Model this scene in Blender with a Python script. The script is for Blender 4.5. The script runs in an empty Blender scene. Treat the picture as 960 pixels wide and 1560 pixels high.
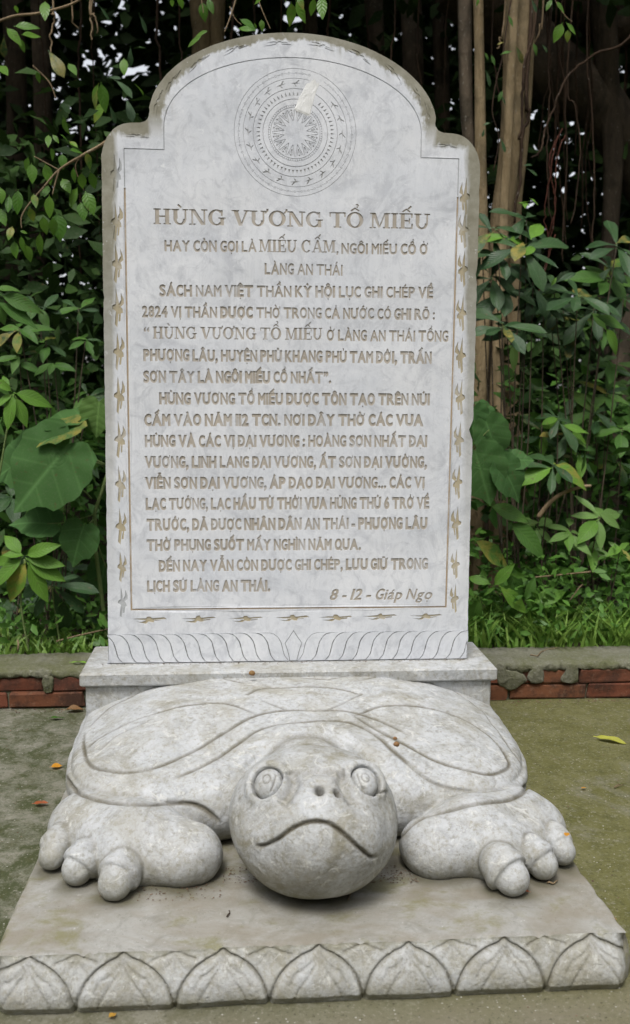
import bpy, math, random, unicodedata
import numpy as np
from mathutils import Vector, Matrix, Quaternion
from mathutils.geometry import delaunay_2d_cdt

R = math.radians
random.seed(7)
RNG = np.random.default_rng(7)
SC = bpy.context.scene
COL = SC.collection

# ------------------------------------------------------------------ camera
F_PX = 1418.7
CAM = np.array([-0.1354, -2.3436, 1.0151])
YAW, PITCH, ROLL = R(4.7655), R(7.5829), R(0.5894)
FW = np.array([math.sin(YAW)*math.cos(PITCH), math.cos(YAW)*math.cos(PITCH), -math.sin(PITCH)])
RT0 = np.array([math.cos(YAW), -math.sin(YAW), 0.0])
UP0 = np.cross(RT0, FW)
RT = RT0*math.cos(ROLL)+UP0*math.sin(ROLL)
UP = -RT0*math.sin(ROLL)+UP0*math.cos(ROLL)
cd = bpy.data.cameras.new('camera')
cam = bpy.data.objects.new('camera', cd); COL.objects.link(cam)
cam.matrix_world = Matrix(((RT[0], UP[0], -FW[0], CAM[0]), (RT[1], UP[1], -FW[1], CAM[1]),
                           (RT[2], UP[2], -FW[2], CAM[2]), (0, 0, 0, 1)))
cd.sensor_fit = 'VERTICAL'; cd.sensor_height = 36.0; cd.sensor_width = 24.0
cd.lens = F_PX/1560*36
cd.clip_start = 0.05; cd.clip_end = 2000
cd.dof.use_dof = True; cd.dof.focus_distance = 2.15; cd.dof.aperture_fstop = 5.0
SC.camera = cam

def ray(u, v):
    d = FW*F_PX+RT*(u-480)-UP*(v-780)
    return d/np.linalg.norm(d)
def atz(u, v, z):
    d = ray(u, v); return CAM+d*(z-CAM[2])/d[2]
def aty(u, v, y):
    d = ray(u, v); return CAM+d*(y-CAM[1])/d[1]

# ------------------------------------------------------------------ world, sun, exposure
SUN_EL, SUN_ROT = 62, 200      # bright overcast, light from above and behind the camera
w = bpy.data.worlds.new('World'); SC.world = w; w.use_nodes = True
nt = w.node_tree; nt.nodes.clear()
sky = nt.nodes.new('ShaderNodeTexSky'); sky.sky_type = 'NISHITA'; sky.sun_disc = False
sky.sun_elevation = R(SUN_EL); sky.sun_rotation = R(SUN_ROT)
sky.air_density = 1.0; sky.dust_density = 3.0; sky.ozone_density = 1.0
hs = nt.nodes.new('ShaderNodeHueSaturation'); hs.inputs['Saturation'].default_value = 0.22
bg = nt.nodes.new('ShaderNodeBackground'); bg.inputs[1].default_value = 0.15
wo = nt.nodes.new('ShaderNodeOutputWorld')
nt.links.new(sky.outputs[0], hs.inputs['Color']); nt.links.new(hs.outputs[0], bg.inputs[0]); nt.links.new(bg.outputs[0], wo.inputs[0])
sd = bpy.data.lights.new('sun', 'SUN'); sd.energy = 1.5; sd.angle = R(16); sd.color = (1, .975, .94)
so = bpy.data.objects.new('sun', sd); COL.objects.link(so)
az = R(SUN_ROT)
sdir = Vector((math.sin(az)*math.cos(R(SUN_EL)), math.cos(az)*math.cos(R(SUN_EL)), math.sin(R(SUN_EL))))
so.rotation_euler = sdir.to_track_quat('Z', 'Y').to_euler()
vs = SC.view_settings; vs.view_transform = 'Standard'; vs.look = 'None'; vs.gamma = 1
vs.exposure = 0.60
SC.cycles.use_denoising = True
SC.cycles.max_bounces = 6; SC.cycles.transparent_max_bounces = 4
SC.cycles.diffuse_bounces = 4; SC.cycles.glossy_bounces = 2; SC.cycles.transmission_bounces = 3

# ------------------------------------------------------------------ object helpers
def link(name, data, parent=None):
    o = bpy.data.objects.new(name, data); COL.objects.link(o)
    if parent: o.parent = parent
    return o
def tag(o, label=None, cat=None, group=None, kind=None):
    if label: o['label'] = label
    if cat: o['category'] = cat
    if group: o['group'] = group
    if kind: o['kind'] = kind
    return o
def empty(name, loc=(0, 0, 0)):
    o = bpy.data.objects.new(name, None); COL.objects.link(o); o.location = loc; o.empty_display_size = .05
    return o
def mesh(name, verts, faces, mat=None, smooth=False):
    me = bpy.data.meshes.new(name)
    me.from_pydata([tuple(map(float, v)) for v in verts], [], [tuple(map(int, f)) for f in faces])
    if mat: me.materials.append(mat)
    if smooth: me.polygons.foreach_set('use_smooth', [True]*len(me.polygons))
    me.update()
    return me
def part(name, verts, faces, mat, parent=None, smooth=False):
    """mesh given in world coordinates, linked under a parent standing unrotated at its own place"""
    off = np.array(parent.location) if parent is not None else np.zeros(3)
    if parent is not None and parent.parent is not None: off = off+np.array(parent.parent.location)
    return link(name, mesh(name, np.asarray(verts, float)-off, faces, mat, smooth), parent)
def set_attr(me, name, vals):
    a = me.attributes.new(name, 'FLOAT', 'POINT'); a.data.foreach_set('value', np.asarray(vals, np.float32))

def catmull(P, n=8, closed=False):
    P = [np.array(p, float) for p in P]; out = []
    m = len(P)
    for i in range(m if closed else m-1):
        if closed: a, b, c, d = P[(i-1) % m], P[i], P[(i+1) % m], P[(i+2) % m]
        else: a, b, c, d = P[max(i-1, 0)], P[i], P[i+1], P[min(i+2, m-1)]
        for k in range(n):
            t = k/n
            out.append(.5*((2*b)+(-a+c)*t+(2*a-5*b+4*c-d)*t*t+(-a+3*b-3*c+d)*t**3))
    if not closed: out.append(P[-1])
    return np.array(out)

def tube(pts, rad, sides=8, wob=0.0, cap=True, seed=0):
    pts = np.asarray(pts, float); n = len(pts)
    rad = np.broadcast_to(np.asarray(rad, float), (n,)) if np.ndim(rad) == 0 else np.asarray(rad, float)
    T = np.gradient(pts, axis=0); T /= np.linalg.norm(T, axis=1)[:, None]+1e-9
    ref = np.array([0, 1., 0]) if abs(T[0][2]) > .6 else np.array([0, 0, 1.])
    V = []; rg = np.random.default_rng(seed)
    ph = rg.uniform(0, 6.28, 4)
    for i in range(n):
        a = np.cross(T[i], ref); a /= np.linalg.norm(a)+1e-9; b = np.cross(T[i], a)
        for k in range(sides):
            th = 2*math.pi*k/sides
            r = rad[i]*(1+wob*(.5*math.sin(3*th+ph[0]+i*.15)+.35*math.sin(2*th+ph[1]-i*.3)+.3*math.sin(5*th+ph[2]+i*.1)))
            V.append(pts[i]+r*(a*math.cos(th)+b*math.sin(th)))
    Fc = [(i*sides+k, i*sides+(k+1) % sides, (i+1)*sides+(k+1) % sides, (i+1)*sides+k) for i in range(n-1) for k in range(sides)]
    if cap: Fc += [tuple(range(sides))[::-1], tuple((n-1)*sides+k for k in range(sides))]
    return V, Fc
def tubes(lst):
    V = []; Fc = []
    for v, f in lst:
        o = len(V); V += list(v); Fc += [tuple(i+o for i in q) for q in f]
    return V, Fc
def boxg(x0, x1, y0, y1, z0, z1, b=0.0):
    """box with bevelled vertical/horizontal edges of size b"""
    if b <= 0:
        V = [(x, y, z) for z in (z0, z1) for y in (y0, y1) for x in (x0, x1)]
        return V, [(0, 2, 3, 1), (4, 5, 7, 6), (0, 1, 5, 4), (2, 6, 7, 3), (0, 4, 6, 2), (1, 3, 7, 5)]
    V = []; 
    rings = [(z0, b), (z0+b, 0), (z1-b, 0), (z1, b)]
    for z, i in rings:
        xa, xb, ya, yb = x0+i, x1-i, y0+i, y1-i
        c = b*.7
        V += [(xa+c, ya, z), (xb-c, ya, z), (xb, ya+c, z), (xb, yb-c, z), (xb-c, yb, z), (xa+c, yb, z), (xa, yb-c, z), (xa, ya+c, z)]
    Fc = [(r*8+k, r*8+(k+1) % 8, r*8+8+(k+1) % 8, r*8+8+k) for r in range(3) for k in range(8)]
    Fc += [tuple(range(8))[::-1], tuple(range(24, 32))]
    return V, Fc

# ------------------------------------------------------------------ materials
class M:
    def __init__(s, name):
        s.m = bpy.data.materials.new(name); s.m.use_nodes = True; s.t = s.m.node_tree
        s.p = s.t.nodes['Principled BSDF']; s.out = s.t.nodes['Material Output']
    def n(s, typ, **kw):
        x = s.t.nodes.new(typ)
        for k, v in kw.items():
            if k in x.inputs.keys(): s.put(x.inputs[k], v)
            else: setattr(x, k, v)
        return x
    def put(s, sock, v):
        if isinstance(v, bpy.types.NodeSocket): s.t.links.new(v, sock)
        else: sock.default_value = v
    def coord(s, scale=(1, 1, 1), kind='Object'):
        tc = s.n('ShaderNodeTexCoord'); mp = s.n('ShaderNodeMapping')
        s.put(mp.inputs['Vector'], tc.outputs[kind]); mp.inputs['Scale'].default_value = scale
        return mp.outputs[0]
    def wpos(s, scale=(1, 1, 1)):
        g = s.n('ShaderNodeNewGeometry'); mp = s.n('ShaderNodeMapping')
        s.put(mp.inputs['Vector'], g.outputs['Position']); mp.inputs['Scale'].default_value = scale
        return mp.outputs[0]
    def noise(s, vec, scale, detail=5, rough=.6, dist=0.0):
        x = s.n('ShaderNodeTexNoise'); s.put(x.inputs['Vector'], vec)
        x.inputs['Scale'].default_value = scale; x.inputs['Detail'].default_value = detail
        x.inputs['Roughness'].default_value = rough; x.inputs['Distortion'].default_value = dist
        return x.outputs['Fac']
    def ramp(s, fac, stops):
        x = s.n('ShaderNodeValToRGB'); s.put(x.inputs[0], fac); e = x.color_ramp.elements
        while len(e) < len(stops): e.new(.5)
        for i, (p, c) in enumerate(stops):
            e[i].position = p; e[i].color = (*c, 1) if len(c) == 3 else c
        return x.outputs[0]
    def rng(s, fac, a, b, c=0., d=1.):
        x = s.n('ShaderNodeMapRange'); s.put(x.inputs[0], fac)
        for i, v in zip((1, 2, 3, 4), (a, b, c, d)): x.inputs[i].default_value = v
        return x.outputs[0]
    def math(s, op, a, b=0.0, clamp=False):
        x = s.n('ShaderNodeMath', operation=op, use_clamp=clamp); s.put(x.inputs[0], a); s.put(x.inputs[1], b)
        return x.outputs[0]
    def mix(s, fac, a, b, mode='MIX'):
        x = s.n('ShaderNodeMix', data_type='RGBA', blend_type=mode)
        s.put(x.inputs[0], fac)
        for sk, v in ((x.inputs[6], a), (x.inputs[7], b)):
            s.put(sk, (*v, 1) if isinstance(v, tuple) and len(v) == 3 else v)
        return x.outputs[2]
    def bump(s, h, strength=.3, dist=.002, prev=None):
        x = s.n('ShaderNodeBump'); s.put(x.inputs['Height'], h)
        x.inputs['Strength'].default_value = strength; x.inputs['Distance'].default_value = dist
        if prev is not None: s.put(x.inputs['Normal'], prev)
        return x.outputs[0]
    def done(s, col, rough=.6, normal=None, spec=.4):
        s.put(s.p.inputs['Base Color'], (*col, 1) if isinstance(col, tuple) and len(col) == 3 else col)
        s.put(s.p.inputs['Roughness'], rough); s.p.inputs['Specular IOR Level'].default_value = spec
        if normal is not None: s.put(s.p.inputs['Normal'], normal)
        return s.m

def marble_color(m, base, vein, cloud, sc=1.0):
    v = m.wpos()
    c1 = m.noise(v, 5*sc, 6, .65, .6)
    c2 = m.noise(v, 22*sc, 6, .7, 1.2)
    c3 = m.noise(v, 130*sc, 3, .6)
    col = m.mix(m.rng(c1, .35, .68), base, cloud)
    col = m.mix(m.math('MULTIPLY', m.rng(c2, .50, .70), .72), col, vein)
    wv = m.noise(m.wpos((1, 1, .35)), 9*sc, 7, .7, 2.5)
    line = m.rng(m.math('ABSOLUTE', m.math('SUBTRACT', wv, .5)), 0.0, .018, 1, 0)
    col = m.mix(m.math('MULTIPLY', line, .28), col, vein)
    sp = m.rng(c3, .66, .74)
    col = m.mix(m.math('MULTIPLY', sp, .35), col, (.85, .85, .84))
    return col, v

def stele_mat(name, paint=None, paint_amt=1.0):
    m = M(name)
    col, v = marble_color(m, (.61, .63, .665), (.43, .445, .475), (.72, .73, .75))
    sm = m.noise(v, 8.5, 6, .7, 1.4)
    col = m.mix(m.math('MULTIPLY', m.rng(sm, .52, .66), .45), col, (.40, .415, .45))
    sc = m.noise(v, 34, 6, .8, 2.2)
    col = m.mix(m.math('MULTIPLY', m.rng(sc, .60, .66), .6), col, (.80, .81, .82))
    # vertical rain-washed streaks
    st = m.noise(m.wpos((14, 1, .8)), 2.2, 5, .6)
    col = m.mix(m.math('MULTIPLY', m.rng(st, .5, .75), .35), col, (.76, .77, .78))
    # olive weathering along the top rim, running down in drips
    sx = m.n('ShaderNodeSeparateXYZ'); g = m.n('ShaderNodeNewGeometry'); m.put(sx.inputs[0], g.outputs['Position'])
    x, z = sx.outputs[0], sx.outputs[2]
    ax = m.math('ABSOLUTE', x)
    ex = m.math('DIVIDE', ax, .352); ez = m.math('MAXIMUM', m.math('DIVIDE', m.math('SUBTRACT', z, 1.647), .209), 0)
    e = m.math('SQRT', m.math('ADD', m.math('MULTIPLY', ex, ex), m.math('MULTIPLY', ez, ez)))
    up = m.rng(z, 1.60, 1.66)
    wob = m.noise(m.wpos((1, 1, .25)), 30, 4, .65)
    wob2 = m.noise(m.wpos(), 75, 3, .6)
    e2 = m.math('ADD', e, m.math('MULTIPLY', m.math('SUBTRACT', wob, .5), .16))
    e2 = m.math('ADD', e2, m.math('MULTIPLY', m.math('SUBTRACT', wob2, .5), .06))
    arch = m.math('MULTIPLY', m.rng(e2, .885, .915), up)
    # shoulders and the two long edges, fading downwards
    sh = m.math('ADD', ax, m.math('MULTIPLY', m.math('SUBTRACT', wob, .5), .03))
    lim = m.math('MULTIPLY', m.rng(z, .9, 1.55), .018)
    side = m.math('MULTIPLY', m.rng(m.math('ADD', sh, lim), .436, .450), m.rng(z, .45, 1.35))
    shd = m.math('MULTIPLY', m.rng(m.math('ADD', z, m.math('MULTIPLY', m.math('SUBTRACT', wob, .5), .05)), 1.598, 1.612), m.rng(ax, .335, .35))
    stain = m.math('MAXIMUM', m.math('MAXIMUM', arch, side), shd)
    # drips under the arch
    dr = m.noise(m.wpos((1, 1, .12)), 24, 3, .5)
    drip = m.math('MULTIPLY', m.math('MULTIPLY', m.rng(dr, .57, .66), m.rng(e, .78, .90)), up)
    stain = m.math('MAXIMUM', stain, m.math('MULTIPLY', drip, .75))
    oc = m.mix(m.rng(m.noise(v, 18, 5, .7), .35, .65), (.175, .160, .100), (.29, .275, .21))
    oc = m.mix(m.rng(m.noise(v, 60, 4, .7), .62, .72), oc, (.52, .52, .5))
    if paint is not None:
        fade = m.rng(m.noise(v, 11, 5, .75), .34, .50)
        fade = m.math('MULTIPLY', fade, m.math('SUBTRACT', 1.0, m.math('MULTIPLY', m.rng(z, 1.52, 1.60), .8)))
        pc = m.mix(m.rng(m.noise(v, 30, 4, .6), .35, .65), paint, tuple(min(1, c*1.22) for c in paint))
        col = m.mix(m.math('MULTIPLY', fade, paint_amt), m.mix(.55, col, paint), pc)
    col = m.mix(m.math('MULTIPLY', stain, .93), col, oc)
    h = m.noise(v, 260, 4, .6)
    h2 = m.noise(v, 38, 5, .6)
    nrm = m.bump(h, .18, .0012); nrm = m.bump(h2, .22, .003, nrm)
    return m.done(col, m.rng(h2, .3, .7, .42, .62), nrm, .35)

MAT = {}
MAT['stele'] = stele_mat('white_marble')
MAT['paint'] = stele_mat('tan_groove_paint', (.36, .32, .265), .94)
MAT['frame_paint'] = stele_mat('brown_groove_paint', (.34, .26, .17), .95)
MAT['gold_paint'] = stele_mat('worn_gold_paint', (.36, .305, .195), .9)
MAT['dirt_line'] = stele_mat('dirty_groove', (.31, .305, .29), .9)
MAT['petal_line'] = stele_mat('dirty_petal_groove', (.10, .10, .085), .95)
MAT['pale_groove'] = stele_mat('pale_groove', (.33, .34, .34), .9)

def turtle_mat(name, green=0.0, slab=False):
    m = M(name)
    col, v = marble_color(m, (.42, .43, .435), (.255, .26, .26), (.50, .508, .515), 1.3)
    br = m.noise(m.wpos(), 7, 7, .72, .8)
    dirtc = m.mix(m.rng(m.noise(v, 16, 4), .35, .65), (.17, .155, .10), (.28, .26, .195))
    amt = m.math('MULTIPLY', m.rng(br, .44, .66), .72)
    if green: amt = m.math('ADD', m.math('MULTIPLY', amt, 1.0), m.math('MULTIPLY', m.rng(m.noise(v, 11, 6, .7, 1.), .44, .66), green), True)
    col = m.mix(amt, col, dirtc)
    if not slab:
        fine = m.noise(v, 95, 5, .75)
        col = m.mix(m.math('MULTIPLY', m.rng(fine, .50, .64), .55), col, dirtc)
        cr = m.noise(m.wpos(), 26, 6, .75, 1.6)
        col = m.mix(m.math('MULTIPLY', m.rng(cr, .57, .63), .55), col, (.60, .595, .56))
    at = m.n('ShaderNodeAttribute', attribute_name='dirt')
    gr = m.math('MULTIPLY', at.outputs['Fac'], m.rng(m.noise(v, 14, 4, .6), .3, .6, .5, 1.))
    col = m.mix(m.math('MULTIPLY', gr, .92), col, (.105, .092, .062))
    a2 = m.n('ShaderNodeAttribute', attribute_name='algae')
    al = m.math('MULTIPLY', a2.outputs['Fac'], m.rng(m.noise(v, 13, 6, .72, .6), .32, .54))
    col = m.mix(m.math('MULTIPLY', al, .8), col, (.185, .175, .105))
    sp = m.rng(m.noise(v, 320, 2, .5), .70, .76)
    col = m.mix(m.math('MULTIPLY', sp, .5), col, (.12, .11, .09))
    pits = m.rng(m.noise(v, 170, 3, .6), .60, .72)
    h2 = m.noise(v, 45, 6, .68); h3 = m.noise(v, 11, 4, .6)
    nrm = m.bump(h3, .5, .014); nrm = m.bump(h2, .6, .006, nrm); nrm = m.bump(m.math('SUBTRACT', 1.0, pits), .4, .002, nrm)
    return m.done(col, .62, nrm, .3)
MAT['turtle'] = turtle_mat('grey_marble')
MAT['turtle_head'] = turtle_mat('stained_grey_marble', .6)

def slab_mat():
    m = M('weathered_slab_marble')
    col, v = marble_color(m, (.30, .293, .27), (.195, .19, .165), (.375, .37, .345), 1.0)
    big = m.noise(m.wpos((1, 1.8, 1)), 4.2, 7, .7, .5)
    col = m.mix(m.math('MULTIPLY', m.rng(big, .42, .60), .8), col, (.225, .20, .155))
    gr = m.noise(m.wpos((1, 1.5, 1)), 6.5, 7, .75, .3)
    col = m.mix(m.math('MULTIPLY', m.rng(gr, .52, .62), .75), col, (.185, .175, .085))
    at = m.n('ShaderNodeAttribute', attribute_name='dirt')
    col = m.mix(m.math('MULTIPLY', at.outputs['Fac'], .88), col, (.075, .068, .045))  # grime and painted contact shade around the turtle's base
    a2 = m.n('ShaderNodeAttribute', attribute_name='algae')
    col = m.mix(m.math('MULTIPLY', m.math('MULTIPLY', a2.outputs['Fac'], m.rng(m.noise(v, 20, 6, .75), .3, .6)), .8), col, (.15, .14, .08))
    sp = m.rng(m.noise(v, 280, 2, .5), .68, .74)
    col = m.mix(m.math('MULTIPLY', sp, .6), col, (.10, .09, .07))
    h2 = m.noise(v, 60, 6, .7); h3 = m.noise(v, 230, 3, .6)
    nrm = m.bump(h2, .4, .004); nrm = m.bump(h3, .3, .0015, nrm)
    return m.done(col, .7, nrm, .3)
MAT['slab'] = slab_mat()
MAT['slab_front'] = turtle_mat('slab_front_marble', .25)

def pavement_mat():
    m = M('mossy_concrete')
    v = m.wpos()
    n1 = m.noise(v, 1.7, 7, .7, .3); n2 = m.noise(v, 9, 7, .75, .3); n3 = m.noise(v, 120, 4, .7)
    sx = m.n('ShaderNodeSeparateXYZ'); m.put(sx.inputs[0], v)
    right = m.rng(m.math('ADD', sx.outputs[0], m.math('MULTIPLY', m.math('SUBTRACT', n1, .5), 1.2)), -.3, .5)
    greenL = m.math('MULTIPLY', m.rng(n2, .40, .56), .9)
    col = m.mix(greenL, (.19, .185, .145), (.040, .050, .014))
    colR = m.mix(m.rng(n2, .38, .66), (.098, .095, .028), (.145, .138, .060))
    col = m.mix(right, col, colR)
    crk = m.noise(v, 2.3, 8, .75, 1.8)
    cr_ = m.rng(m.math('ABSOLUTE', m.math('SUBTRACT', crk, .5)), 0., .004, 1, 0)
    col = m.mix(m.math('MULTIPLY', m.rng(m.noise(v, 26, 6, .8), .5, .6), .5), col, (.06, .062, .022))
    col = m.mix(m.math('MULTIPLY', m.rng(m.noise(v, 48, 5, .8), .56, .64), .45), col, (.24, .23, .175))
    # bare grey patches
    col = m.mix(m.math('MULTIPLY', m.rng(m.noise(v, 3.4, 6, .75, .6), .56, .68), .6), col, (.19, .18, .14))
    near = m.rng(sx.outputs[1], -.86, -.98)
    col = m.mix(m.math('MULTIPLY', near, m.rng(n2, .35, .6, .4, .9)), col, (.165, .148, .105))
    col = m.mix(m.math('MULTIPLY', m.rng(n3, .58, .68), .55), col, (.30, .29, .24))
    col = m.mix(m.math('MULTIPLY', m.rng(n3, .42, .34), .6), col, (.022, .024, .012))
    vo = m.n('ShaderNodeTexVoronoi'); m.put(vo.inputs['Vector'], v); vo.inputs['Scale'].default_value = 75
    dots = m.math('MULTIPLY', m.rng(vo.outputs['Distance'], .16, .10), m.rng(m.noise(v, 30, 2), .52, .56))
    col = m.mix(m.math('MULTIPLY', dots, .75), col, (.42, .41, .37))
    nrm = m.bump(n3, .55, .003); nrm = m.bump(n2, .4, .008, nrm)
    return m.done(col, .85, nrm, .25)
MAT['pavement'] = pavement_mat()

def cement_mat():
    m = M('mossy_cement'); v = m.wpos()
    n1 = m.noise(v, 6, 6, .7); n3 = m.noise(v, 110, 4, .7)
    col = m.mix(m.rng(n1, .38, .62), (.20, .195, .15), (.125, .13, .065))
    sx = m.n('ShaderNodeSeparateXYZ'); m.put(sx.inputs[0], v)
    col = m.mix(m.math('MULTIPLY', m.rng(n3, .56, .7), .6), col, (.32, .31, .27))
    col = m.mix(m.math('MULTIPLY', m.rng(n3, .42, .34), .6), col, (.05, .05, .035))
    nrm = m.bump(n3, 1.0, .004); nrm = m.bump(m.noise(v, 45, 6, .75), .9, .008, nrm)
    return m.done(col, .9, nrm, .2)
MAT['cement'] = cement_mat()
def brick_mat():
    m = M('old_red_brick'); v = m.wpos()
    oi = m.n('ShaderNodeObjectInfo')
    n1 = m.noise(v, 14, 6, .7); n3 = m.noise(v, 150, 4, .7)
    col = m.mix(oi.outputs['Random'], (.165, .055, .030), (.120, .042, .026))
    col = m.mix(m.math('MULTIPLY', m.rng(oi.outputs['Random'], .75, .8), .6), col, (.20, .085, .038))
    col = m.mix(m.math('MULTIPLY', m.rng(n1, .44, .60), .8), col, (.040, .024, .018))
    col = m.mix(m.math('MULTIPLY', m.rng(m.noise(v, 40, 5, .7), .58, .7), .5), col, (.24, .15, .10))
    col = m.mix(m.math('MULTIPLY', m.rng(n3, .60, .7), .5), col, (.28, .17, .11))
    nrm = m.bump(n3, .5, .0025); nrm = m.bump(n1, .5, .006, nrm)
    return m.done(col, .85, nrm, .25)
MAT['brick'] = brick_mat()
def soil_mat():
    m = M('dark_soil'); v = m.wpos()
    n = m.noise(v, 12, 6, .7)
    return m.done(m.mix(m.rng(n, .4, .62), (.030, .024, .016), (.055, .045, .025)), .95, m.bump(n, .8, .02), .2)
MAT['soil'] = soil_mat()

def leaf_mat(name, c1, c2, island=False, vein=.35, rough=.48, nveins=9, transl=.25, spec=.22):
    m = M(name)
    if island:
        g = m.n('ShaderNodeNewGeometry'); rnd = g.outputs['Random Per Island']
    else:
        rnd = m.n('ShaderNodeObjectInfo').outputs['Random']
    v = m.wpos()
    col = m.mix(rnd, c1, c2)
    col = m.mix(m.math('MULTIPLY', m.rng(m.noise(v, 9, 4), .35, .65), .3), col, tuple(x*.62 for x in c1))
    nrm = None
    if not island:
        tc = m.n('ShaderNodeTexCoord'); sx = m.n('ShaderNodeSeparateXYZ'); m.put(sx.inputs[0], tc.outputs['UV'])
        u, vv = sx.outputs[0], m.math('ABSOLUTE', m.math('SUBTRACT', sx.outputs[1], .5))
        ph = m.math('SUBTRACT', m.math('MULTIPLY', u, float(nveins)), m.math('MULTIPLY', vv, nveins*.55))
        fr = m.math('FRACT', ph)
        side = m.rng(m.math('ABSOLUTE', m.math('SUBTRACT', fr, .5)), 0., .09, 1, 0)
        mid = m.rng(vv, .0, .022, 1, 0)
        vn = m.math('MAXIMUM', m.math('MULTIPLY', side, .5), mid)
        col = m.mix(m.math('MULTIPLY', vn, vein), col, tuple(min(1, x*2.2+.03) for x in c2))
        nrm = m.bump(m.math('SUBTRACT', m.math('ABSOLUTE', m.math('SUBTRACT', fr, .5)), m.math('MULTIPLY', mid, .6)), .35, .004)
    if not island:
        age = m.n('ShaderNodeObjectInfo').outputs['Random']
        old = m.math('MULTIPLY', m.rng(m.math('FRACT', m.math('MULTIPLY', age, 37.0)), .90, .93), m.rng(m.noise(v, 14, 4, .7), .42, .6))
        col = m.mix(m.math('MULTIPLY', old, .75), col, (.30, .24, .05))
    blem = m.rng(m.noise(v, 60, 3, .6), .64, .70)
    col = m.mix(m.math('MULTIPLY', blem, .6), col, (.10, .075, .03))
    dust = m.rng(m.noise(v, 130, 4, .7), .5, .7)
    col = m.mix(m.math('MULTIPLY', dust, .12), col, (.25, .25, .2))
    m.done(col, rough, nrm, spec)
    tr = m.n('ShaderNodeBsdfTranslucent'); m.put(tr.inputs[0], m.mix(.5, col, tuple(min(1, x*1.5) for x in c2)))
    ms = m.n('ShaderNodeMixShader'); ms.inputs[0].default_value = transl
    m.put(ms.inputs[1], m.p.outputs[0]); m.put(ms.inputs[2], tr.outputs[0]); m.put(m.out.inputs[0], ms.outputs[0])
    return m.m
MAT['leaf_bright'] = leaf_mat('bright_green_leaf', (.085, .19, .022), (.13, .27, .035))
MAT['leaf_ficus'] = leaf_mat('glossy_ficus_leaf', (.060, .155, .018), (.125, .25, .030), rough=.33, vein=.22, nveins=6, transl=.3)
MAT['leaf_heart'] = leaf_mat('big_heart_leaf', (.055, .130, .038), (.075, .165, .045), nveins=6, vein=.3, rough=.6, spec=.12)
MAT['leaf_dark'] = leaf_mat('dark_leathery_leaf', (.022, .060, .018), (.042, .092, .028), vein=.4, rough=.42, nveins=13, transl=.1, spec=.3)
MAT['leaf_mid'] = leaf_mat('mid_green_leaf', (.055, .135, .025), (.095, .20, .035), vein=.35, nveins=10)
MAT['leaf_pale'] = leaf_mat('pale_green_leaf', (.12, .22, .055), (.16, .28, .075), vein=.3, nveins=9, rough=.4)
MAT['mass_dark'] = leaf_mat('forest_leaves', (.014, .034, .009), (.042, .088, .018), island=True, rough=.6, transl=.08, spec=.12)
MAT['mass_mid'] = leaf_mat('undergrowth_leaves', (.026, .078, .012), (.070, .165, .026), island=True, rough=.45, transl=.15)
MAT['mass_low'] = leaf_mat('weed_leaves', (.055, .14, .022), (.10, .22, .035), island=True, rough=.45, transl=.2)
MAT['grass'] = leaf_mat('grass_blades', (.10, .22, .030), (.23, .36, .070), island=True, rough=.45, transl=.3)
MAT['leaf_yellow'] = leaf_mat('fallen_yellow_leaf', (.42, .42, .06), (.42, .42, .06), vein=.2)
MAT['leaf_orange'] = leaf_mat('fallen_orange_leaf', (.62, .28, .03), (.62, .28, .03), vein=.2)
MAT['leaf_brown'] = leaf_mat('fallen_brown_leaf', (.24, .13, .055), (.24, .13, .055), vein=.3)
MAT['leaf_red'] = leaf_mat('fallen_red_leaf', (.38, .10, .035), (.38, .10, .035), vein=.3)
MAT['leaf_lime'] = leaf_mat('fallen_lime_leaf', (.22, .42, .05), (.22, .42, .05), vein=.2)

def bark_mat(name, c1, c2, c3):
    m = M(name); v = m.wpos((1, 1, .22))
    n1 = m.noise(v, 16, 6, .7, .5); n2 = m.noise(m.wpos(), 5, 5, .6); n3 = m.noise(m.wpos((1, 1, .5)), 90, 4, .7)
    col = m.mix(m.rng(n1, .38, .62), c1, c2)
    col = m.mix(m.math('MULTIPLY', m.rng(n2, .5, .65), .7), col, c3)
    col = m.mix(m.math('MULTIPLY', m.rng(n3, .63, .7), .5), col, (.42, .40, .34))
    nrm = m.bump(n1, .9, .02); nrm = m.bump(n3, .7, .008, nrm)
    return m.done(col, .85, nrm, .2)
MAT['bark'] = bark_mat('tan_bark', (.19, .14, .075), (.31, .235, .135), (.10, .080, .045))
MAT['bark_dark'] = bark_mat('dark_bark', (.060, .046, .032), (.11, .085, .058), (.03, .027, .018))
MAT['root'] = bark_mat('brown_root', (.045, .028, .018), (.075, .046, .028), (.03, .02, .014))
MAT['root_red'] = bark_mat('red_root', (.065, .022, .014), (.09, .03, .018), (.04, .018, .012))
MAT['twig'] = bark_mat('twig_bark', (.20, .14, .08), (.27, .20, .12), (.13, .10, .06))
MAT['stem_green'] = bark_mat('green_stem', (.13, .19, .06), (.19, .25, .09), (.10, .13, .05))
mm = M('white_plaster'); MAT['plaster'] = mm.done(mm.mix(mm.rng(mm.noise(mm.wpos(), 60, 5), .4, .6), (.80, .80, .785), (.70, .70, .68)), .85, mm.bump(mm.noise(mm.wpos(), 200, 5, .7), .35, .001), .2)
mm = M('dark_debris'); MAT['debris'] = mm.done(mm.mix(mm.rng(mm.noise(mm.wpos(), 70, 4), .4, .6), (.07, .045, .03), (.18, .11, .07)), .9)

# ================================================================== STELE
PX = lambda u, v: (aty(u, v, 0.0)[0], aty(u, v, 0.0)[2])
STELE = empty('stone_stele', (0, 0, .31))
tag(STELE, 'tall white marble stele with arched top and engraved Vietnamese text, standing on the turtle', 'stele')

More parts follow.
